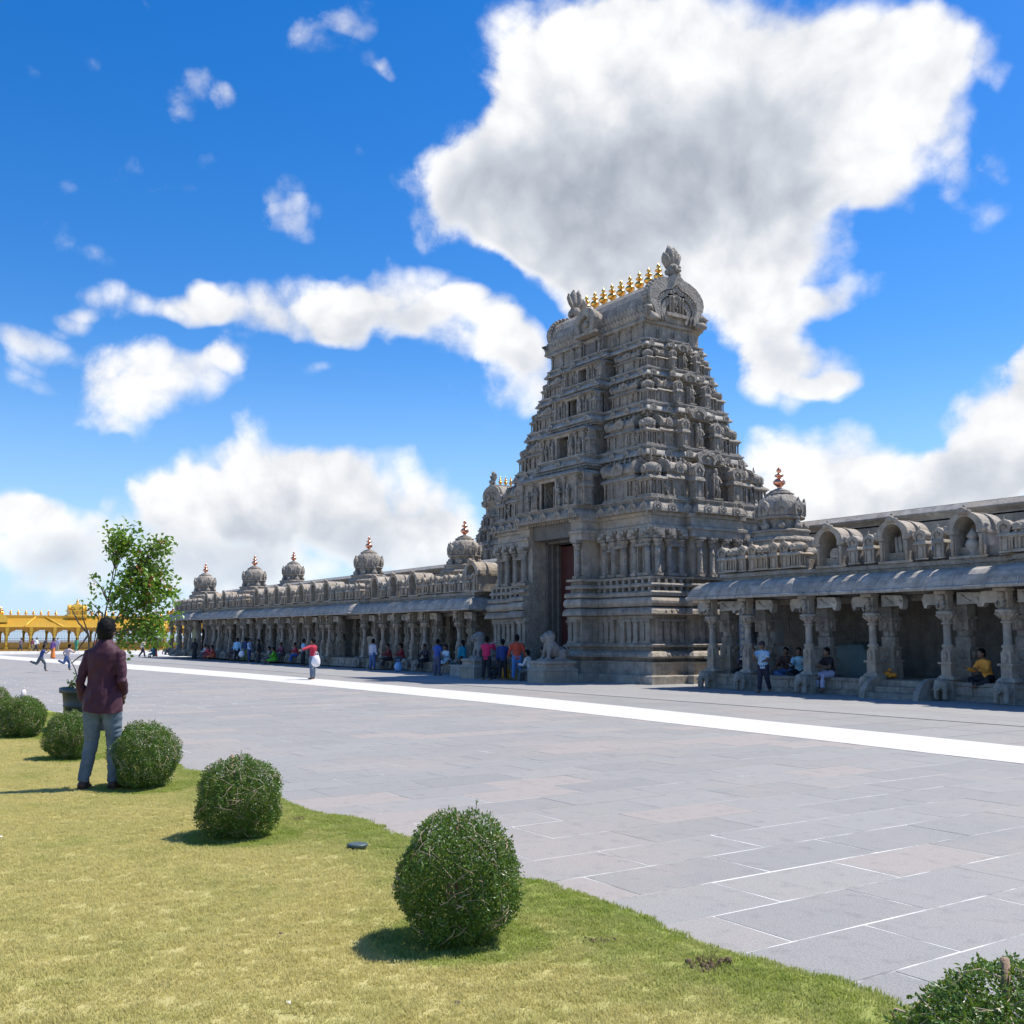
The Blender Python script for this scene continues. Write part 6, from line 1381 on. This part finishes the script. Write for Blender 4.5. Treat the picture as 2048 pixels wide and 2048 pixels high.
for (lb, x, y, h, fc, ps, s, l_, dr) in (
    ('man in dark jacket walking, leftmost before the gold pavilion', -134.5,19.4,1.62,RIGHTF,'walk',(.16,.12,.14),(.04,.05,.07),None),
    ('person in maroon top walking before the gold pavilion', -134.3,20.6,1.58,RIGHTF,'walk',(.16,.03,.06),(.18,.16,.10),None),
    ('man in white shirt walking before the gold pavilion', -130.0,20.4,1.66,RIGHTF,'walk',wht,(.03,.03,.05),None),
    ('person in black walking behind the running boy in blue', -131.5,21.6,1.62,RIGHTF,'walk',(.03,.03,.035),(.03,.03,.035),None),
    ('woman in purple top and orange skirt on the white strip', -87.7,15.0,1.60,RIGHTF,'stand',(.13,.06,.24),(.72,.22,.05),'sari'),
    ('person in pale lilac shirt beside the woman in purple', -134.0,23.4,1.62,CAMF,'stand',(.45,.42,.55),(.40,.36,.30),None),
    ('woman in green sari before the gold pavilion', -136.5,26.0,1.6,BACK,'stand',(.05,.28,.16),(.05,.28,.16),'sari'),
    ('person in orange robe before the gold pavilion, near the tree', -135.5,28.2,1.6,CAMF,'stand',(.72,.14,.04),(.72,.14,.04),'sari'),
    ('woman in dark maroon dress near the far end of the left arcade', -90.5,23.6,1.62,CAMF,'stand',(.07,.02,.03),(.09,.02,.03),'sari'),
    ('person in white top and dark trousers seen through the tree', -85.9,21.4,1.56,RIGHTF,'walk',(.62,.60,.50),(.03,.03,.05),None)):
    person(lb, (x,y,0), h, fc, ps, s, l_, g1, dress=dr, vox=.03, longhair=dr == 'sari')
g2 = 'visitors sitting at the arcades'
person('person in dark clothes sitting behind the first pillar of the right arcade', (-23.75,24.9,.47), 1.55, facing(.6,-.7), 'cross', (.10,.10,.14), blk, g2, vox=.018)
person('man in dark brown shirt and blue jeans sitting in the right arcade', (-22.0,24.95,.47), 1.58, facing(.4,-.9), 'cross', (.06,.03,.03), (.06,.14,.30), g2, vox=.016)
person('man in pale blue sweater sitting cross legged in the right arcade', (-21.35,24.75,.47), 1.58, facing(.5,-.85), 'cross', (.28,.52,.62), blk, g2, vox=.014)
person('man in black shirt and pale grey trousers sitting on the plinth edge', (-19.95,24.45,.47), 1.58, facing(-.25,-.95), 'sit', (.02,.015,.018), (.42,.42,.55), g2, long_sleeve=False, vox=.014)
person('man in yellow orange shirt sitting cross legged near the right edge', (-15.25,24.75,.47), 1.62, facing(-.3,-.95), 'cross', (.80,.34,.05), blk, g2, vox=.014)
person('man in white shirt and grey trousers sitting on the gate steps', (-32.0,22.15,.30), 1.6, facing(-.75,-.4), 'sit', (.68,.62,.56), (.12,.13,.12), g2, vox=.016)
person('person in mustard shirt sitting between the white shirt and the lion', (-31.6,22.6,.45), 1.5, facing(-.6,-.6), 'sit', (.45,.30,.08), (.16,.16,.16), g2, vox=.018)
person('child in dark grey sitting on the gate steps between pink and navy', (-34.6,22.4,.15), 1.4, facing(.2,-.9), 'sit', (.05,.055,.06), (.04,.04,.05), g2)
person('person in ochre shirt on the gate steps between navy and orange', (-33.35,22.55,.30), 1.5, facing(.3,-.9), 'sit', (.55,.33,.08), (.45,.28,.08), g2)
for (lb, x, y, z, s, l_, dr, ps) in (
    ('man in dark red shirt, left of two sitting by the white checked shirt', -47.0,23.9,.47,(.20,.025,.03),blk,None,'sit'),
    ('man in dark red shirt, right of two sitting by the white checked shirt', -46.0,24.1,.47,(.24,.02,.03),(.05,.06,.08),None,'sit'),
    ('child in cyan shirt sitting right of the royal blue shirt', -41.2,23.6,.47,(.05,.42,.62),(.04,.05,.08),None,'sit'),
    ('woman in white and pale blue sari sitting left of the gate', -40.3,23.4,.47,(.50,.62,.68),(.42,.60,.68),'sari','cross'),
    ('person in black sitting beside the pillar left of the royal blue shirt', -42.9,23.7,.47,(.03,.03,.04),blk,None,'sit'),
    ('woman in bright green sari sitting on the steps of the left arcade', -61.2,23.2,.20,(.10,.42,.02),(.12,.52,.02),'sari','sit'),
    ('woman in pale patterned sari sitting beside the bright green sari', -62.2,23.3,.25,(.30,.26,.22),(.10,.09,.08),'sari','sit'),
    ('child in red and blue sitting above the bright green sari', -60.2,24.2,.47,(.50,.06,.08),(.05,.13,.36),None,'sit'),
    ('woman in dark pink top sitting left of the green sari', -62.6,24.2,.47,(.22,.06,.10),(.14,.13,.12),None,'sit'),
    ('woman in red sari, left of two in red at the far arcade', -74.4,23.2,.25,(.55,.05,.06),(.50,.06,.05),'sari','sit'),
    ('woman in orange red sari, right of two in red at the far arcade', -73.0,23.1,.25,(.62,.10,.06),(.62,.14,.05),'sari','sit'),
    ('person with white cloth sitting left of the two red saris', -75.6,23.4,.30,(.60,.62,.64),(.10,.10,.11),None,'sit'),
    ('person in blue top sitting deep between pillars, right of red saris', -71.6,24.2,.47,(.06,.16,.34),(.10,.04,.05),None,'sit'),
    ('person in dark red sitting by the pillar right of the red saris', -70.4,24.0,.47,(.16,.04,.05),(.05,.05,.06),None,'sit'),
    ('woman in teal sari sitting at the very end of the left arcade', -88.6,23.0,.2,(.05,.22,.26),(.05,.18,.20),'sari','sit')):
    person(lb, (x,y,z), 1.56, OUT+.3*math.sin(x*7), ps, s, l_, g2, dress=dr, longhair=dr == 'sari')

# ---- the man in the foreground
def foreground_man():
    loc = (-11.42, 2.46, .035); H = 1.74; fc = facing(-.80,.60)
    T = thing('person', 'man in maroon shirt and faded jeans standing on the lawn, seen from behind', 'person', loc, fc)
    V = Vector; body = MB(); top = MB(); low = MB(); tips = MB()
    # local frame: faces -y, so +x is his left ... seen from behind his right arm shows on the right
    hipz = .93
    ring = lambda z, rx, ry, x=0, y=0: (V((x,y,z)), rx, ry)
    ring_loft(body, [ring(.86,.14,.10),ring(.95,.145,.10),ring(1.10,.12,.085),ring(1.25,.13,.09),ring(1.38,.145,.09),ring(1.455,.11,.065),ring(1.48,.055,.055)], 20)
    body.tube([V((0,.0,1.42)),V((0,-.01,1.52)),V((0,-.02,1.58))], [.062,.058,.06], 14)
    hd = V((0,-.02,1.635)); body.sphere(hd, .098, 18, 14, sq=(.80,.98,1.15)); body.sphere(hd+V((0,-.045,-.06)), .062, 12, 9, sq=(.95,.9,.9)); body.sphere(hd+V((0,-.105,-.012)), .017, 8, 6, sq=(.8,1.2,1.4))
    for s in (-1,1): body.sphere(hd+V((s*.082,.012,-.012)), .024, 8, 6, sq=(.4,.8,1.35)); tips.sphere(hd+V((s*.034,-.088,.012)), .011, 7, 5, mi=1)
    tips.box(-.028,.028,-.104,-.094,hd.z-.062,hd.z-.054,1)
    legs = {-1: (V((-.095,0,.90)), V((-.125,-.035,.50)), V((-.155,.0,.09))), 1: (V((.095,0,.90)), V((.105,-.02,.50)), V((.14,.05,.09)))}
    arms = {-1: (V((-.160,.0,1.385)), V((-.222,.05,1.12)), V((-.165,-.12,.985))), 1: (V((.160,.0,1.385)), V((.228,.04,1.11)), V((.215,-.05,.90)))}
    for s in (-1,1):
        h, k, a = legs[s]; body.tube([h, h.lerp(k,.5), k, k.lerp(a,.35), a], [.095,.085,.06,.058,.038], 12)
        toe = a+V((s*.04,-.16,-.045)); body.tube([a+V((0,.045,-.045)), a+V((0,.0,-.035)), a.lerp(toe,.6), toe], [.036,.044,.042,.034], 12)
        for q in range(5): tips.sphere(toe+V(((q-2)*.017,-.03+.004*abs(q-2),-.010)), .014, 7, 5)
        low.tube([h+V((0,0,.06)), h.lerp(k,.08), h.lerp(k,.35), h.lerp(k,.7), k, k.lerp(a,.3), k.lerp(a,.65), k.lerp(a,.93), a+V((0,0,.0))], [.09,.102,.096,.080,.068,.064,.058,.054,.053], 18)
        sh, e, w = arms[s]; body.tube([sh, sh.lerp(e,.5), e, e.lerp(w,.35), w], [.04,.036,.030,.031,.026], 12)
        fo = (w-e).normalized(); hn = w+fo*.06; body.sphere(hn, .042, 10, 8, sq=(.7,1,1.0)); side = V((s*.3,.2,-.9)).normalized()
        for q in range(4):
            c0 = hn+side*(.021*(q-1.5))+fo*.028; L_ = .034+.006*(q in (1,2)); tips.tube([c0, c0+fo*L_, c0+fo*(L_+.02)+V((-s*.015,0,-.006)), c0+fo*(L_+.026)+V((-s*.036,0,-.010))], [.0105,.010,.009,.007], 8)
        tips.tube([hn-side*.034, hn-side*.052+fo*.02, hn-side*.050+fo*.048], [.013,.011,.008], 8)
        top.tube([sh+V((-s*.05,0,.02)), sh+V((-s*.005,0,.012)), sh.lerp(e,.35), sh.lerp(e,.7), e, e.lerp(w,.25), e.lerp(w,.55), e.lerp(w,.80)], [.050,.058,.053,.048,.047,.045,.043,.041], 16)
        top.tube([e.lerp(w,.70), e.lerp(w,.88)], [.045,.046], 16)
    ring_loft(low, [ring(.80,.12,.10),ring(.86,.160,.118),ring(.94,.152,.112),ring(1.02,.138,.098),ring(1.06,.128,.09)], 24)
    ring_loft(top, [ring(.76,.202,.164),ring(.90,.194,.156),ring(1.0,.175,.136),ring(1.12,.152,.114),ring(1.24,.160,.116),ring(1.34,.174,.118),ring(1.41,.168,.106),ring(1.455,.132,.09),ring(1.49,.095,.08),ring(1.515,.07,.07)], 28)
    def fuse(mb, nm, mats, v, sm, wr=0.0, ex=None):
        me = remesh(mb, nm, mats, v, sm)
        if wr:
            import mathutils
            me.update(); co = [vv.co.copy() for vv in me.vertices]; no = [vv.normal.copy() for vv in me.vertices]
            for i, vv in enumerate(me.vertices):
                c, n_ = co[i], no[i]
                d = 0.0
                for (kx, kz, ph, amp) in wr:
                    t = mathutils.noise.noise(V((c.x*kx+c.z*kz*.35+ph, c.y*6, c.z*kz+c.x*kx*.4)))
                    d += amp*(1-abs(t)*2.2)
                vv.co = c+n_*d
        if ex is not None:
            bm = bmesh.new(); bm.from_mesh(me); t = ex.mesh('t', mats); bm.from_mesh(t); bm.to_mesh(me); bm.free()
        for p in me.polygons: p.use_smooth = True
        return me
    put('body', fuse(body, 'body', ['skin2','hair'], .011, 3, 0, tips), T)
    me = fuse(top, 'shirt', 'shirt', .0095, 4, ((8,5,0,.009),(15,9,3.1,.007),(30,14,7.7,.003)))
    bm = bmesh.new(); bm.from_mesh(me)
    bmesh.ops.bisect_plane(bm, geom=bm.verts[:]+bm.edges[:]+bm.faces[:], plane_co=V((0,0,.822)), plane_no=V((.10,-.16,-1)), clear_outer=True)
    bm.to_mesh(me); bm.free(); o = put('shirt', me, T); sd = o.modifiers.new('thick', 'SOLIDIFY'); sd.thickness = .004
    put('jeans', fuse(low, 'jeans', 'jeans', .0105, 4, ((10,16,5,.007),(22,34,2,.004))), T)
    q = MB(); n = 20
    vs = []
    for (r_, z, yy) in ((.075,1.47,0),(.078,1.50,.0),(.070,1.535,-.005),(.074,1.54,-.004),(.086,1.50,.0),(.088,1.475,.0)):
        for k in range(n): a = 2*math.pi*k/n; vs.append((r_*math.cos(a), yy+r_*.98*math.sin(a)-.004, z+.012*math.sin(a)))
    q.add(vs, [(i*n+k,i*n+(k+1)%n,(i+1)*n+(k+1)%n,(i+1)*n+k) for i in range(5) for k in range(n)], 0, True); q.build('collar', 'shirt', T)
    h = MB(); h.sphere(hd+V((0,.012,.028)), .106, 20, 14, sq=(.84,.98,1.08)); h.sphere(hd+V((0,.03,-.015)), .088, 16, 12, sq=(.93,.82,1.1)); h.sphere(hd+V((.0,-.02,.10)), .06, 12, 8, sq=(1.1,1.1,.6)); h.sphere(hd+V((.04,.0,.105)), .035, 8, 6); h.sphere(hd+V((-.04,.02,.10)), .04, 8, 6)
    me = fuse(h, 'hair', 'hair', .009, 2, ((40,40,0,.006),(80,80,3,.004)))
    bm = bmesh.new(); bm.from_mesh(me); bmesh.ops.delete(bm, geom=[v for v in bm.verts if v.co.y < hd.y-.065 and v.co.z < hd.z+.05], context='VERTS'); bm.to_mesh(me); bm.free(); put('hair', me, T)
    q = MB()
    for s in (-1,1): q.add([V((s*.05,.128,.865)),V((s*.135,.112,.870)),V((s*.132,.112,.775)),V((s*.09,.122,.755)),V((s*.048,.128,.775))], [(0,1,2,3,4) if s < 0 else (4,3,2,1,0)])
    for s in (-1,1):
        a = legs[s][2]; toe = a+V((s*.04,-.17,-.045)); f = MB(); f.tube([a+V((0,.055,-.048)), a+V((0,.03,-.032)), a+V((0,-.02,-.022)), a.lerp(toe,.6)+V((0,0,-.004)), toe], [.038,.048,.05,.047,.036], 14); f.box(a.x-.045, a.x+.05, a.y-.2, a.y+.085, -.004, .012)
        put('shoe', remesh(f, 'shoe', 'shoe', .008, 3), T)
def shirt_mat():
    m, N, b = mat('maroon cotton'); P = N.n('ShaderNodeTexCoord').outputs['Object']
    n = N.noise(P, 7, 5, .6); vor = N.n('ShaderNodeTexVoronoi'); N.link(P, vor.inputs['Vector']); vor.inputs['Scale'].default_value = 75
    c = N.mix(n, (.036,.003,.014), (.060,.006,.023)); c = N.mix(N.smooth(vor.outputs['Distance'], .12, .2, .5, 0), c, (.085,.024,.036))
    N.link(c, b.inputs['Base Color']); b.inputs['Roughness'].default_value = .72; b.inputs['Sheen Weight'].default_value = .05
    bp = N.n('ShaderNodeBump'); bp.inputs['Strength'].default_value = .35; bp.inputs['Distance'].default_value = .01; N.link(N.noise(N.vmath('MULTIPLY',P,(1,1,.5)), 16, 4, .55, .6), bp.inputs['Height']); N.link(bp.outputs[0], b.inputs['Normal']); return m
def jeans_mat():
    m, N, b = mat('faded denim'); P = N.n('ShaderNodeTexCoord').outputs['Object']; n = N.noise(P, 5, 5, .6); n2 = N.noise(N.vmath('MULTIPLY',P,(60,60,300)), 1, 2, .5)
    c = N.mix(N.lin(n,.3,.7), (.07,.10,.13), (.17,.22,.255)); c = N.mix(N.lin(n2,.2,.8,0,.3), c, (.04,.06,.09)); N.link(c, b.inputs['Base Color']); b.inputs['Roughness'].default_value = .85
    bp = N.n('ShaderNodeBump'); bp.inputs['Strength'].default_value = .35; bp.inputs['Distance'].default_value = .012; N.link(N.noise(N.vmath('MULTIPLY',P,(1,1,1.8)), 13, 4, .6, .5), bp.inputs['Height']); N.link(bp.outputs[0], b.inputs['Normal']); return m
M['shirt'] = shirt_mat(); M['jeans'] = jeans_mat(); M['shoe'] = plain('brown leather', (.075,.04,.028), .55, 0, .2, 12)
foreground_man()
bpy.data.scenes.remove(TS)
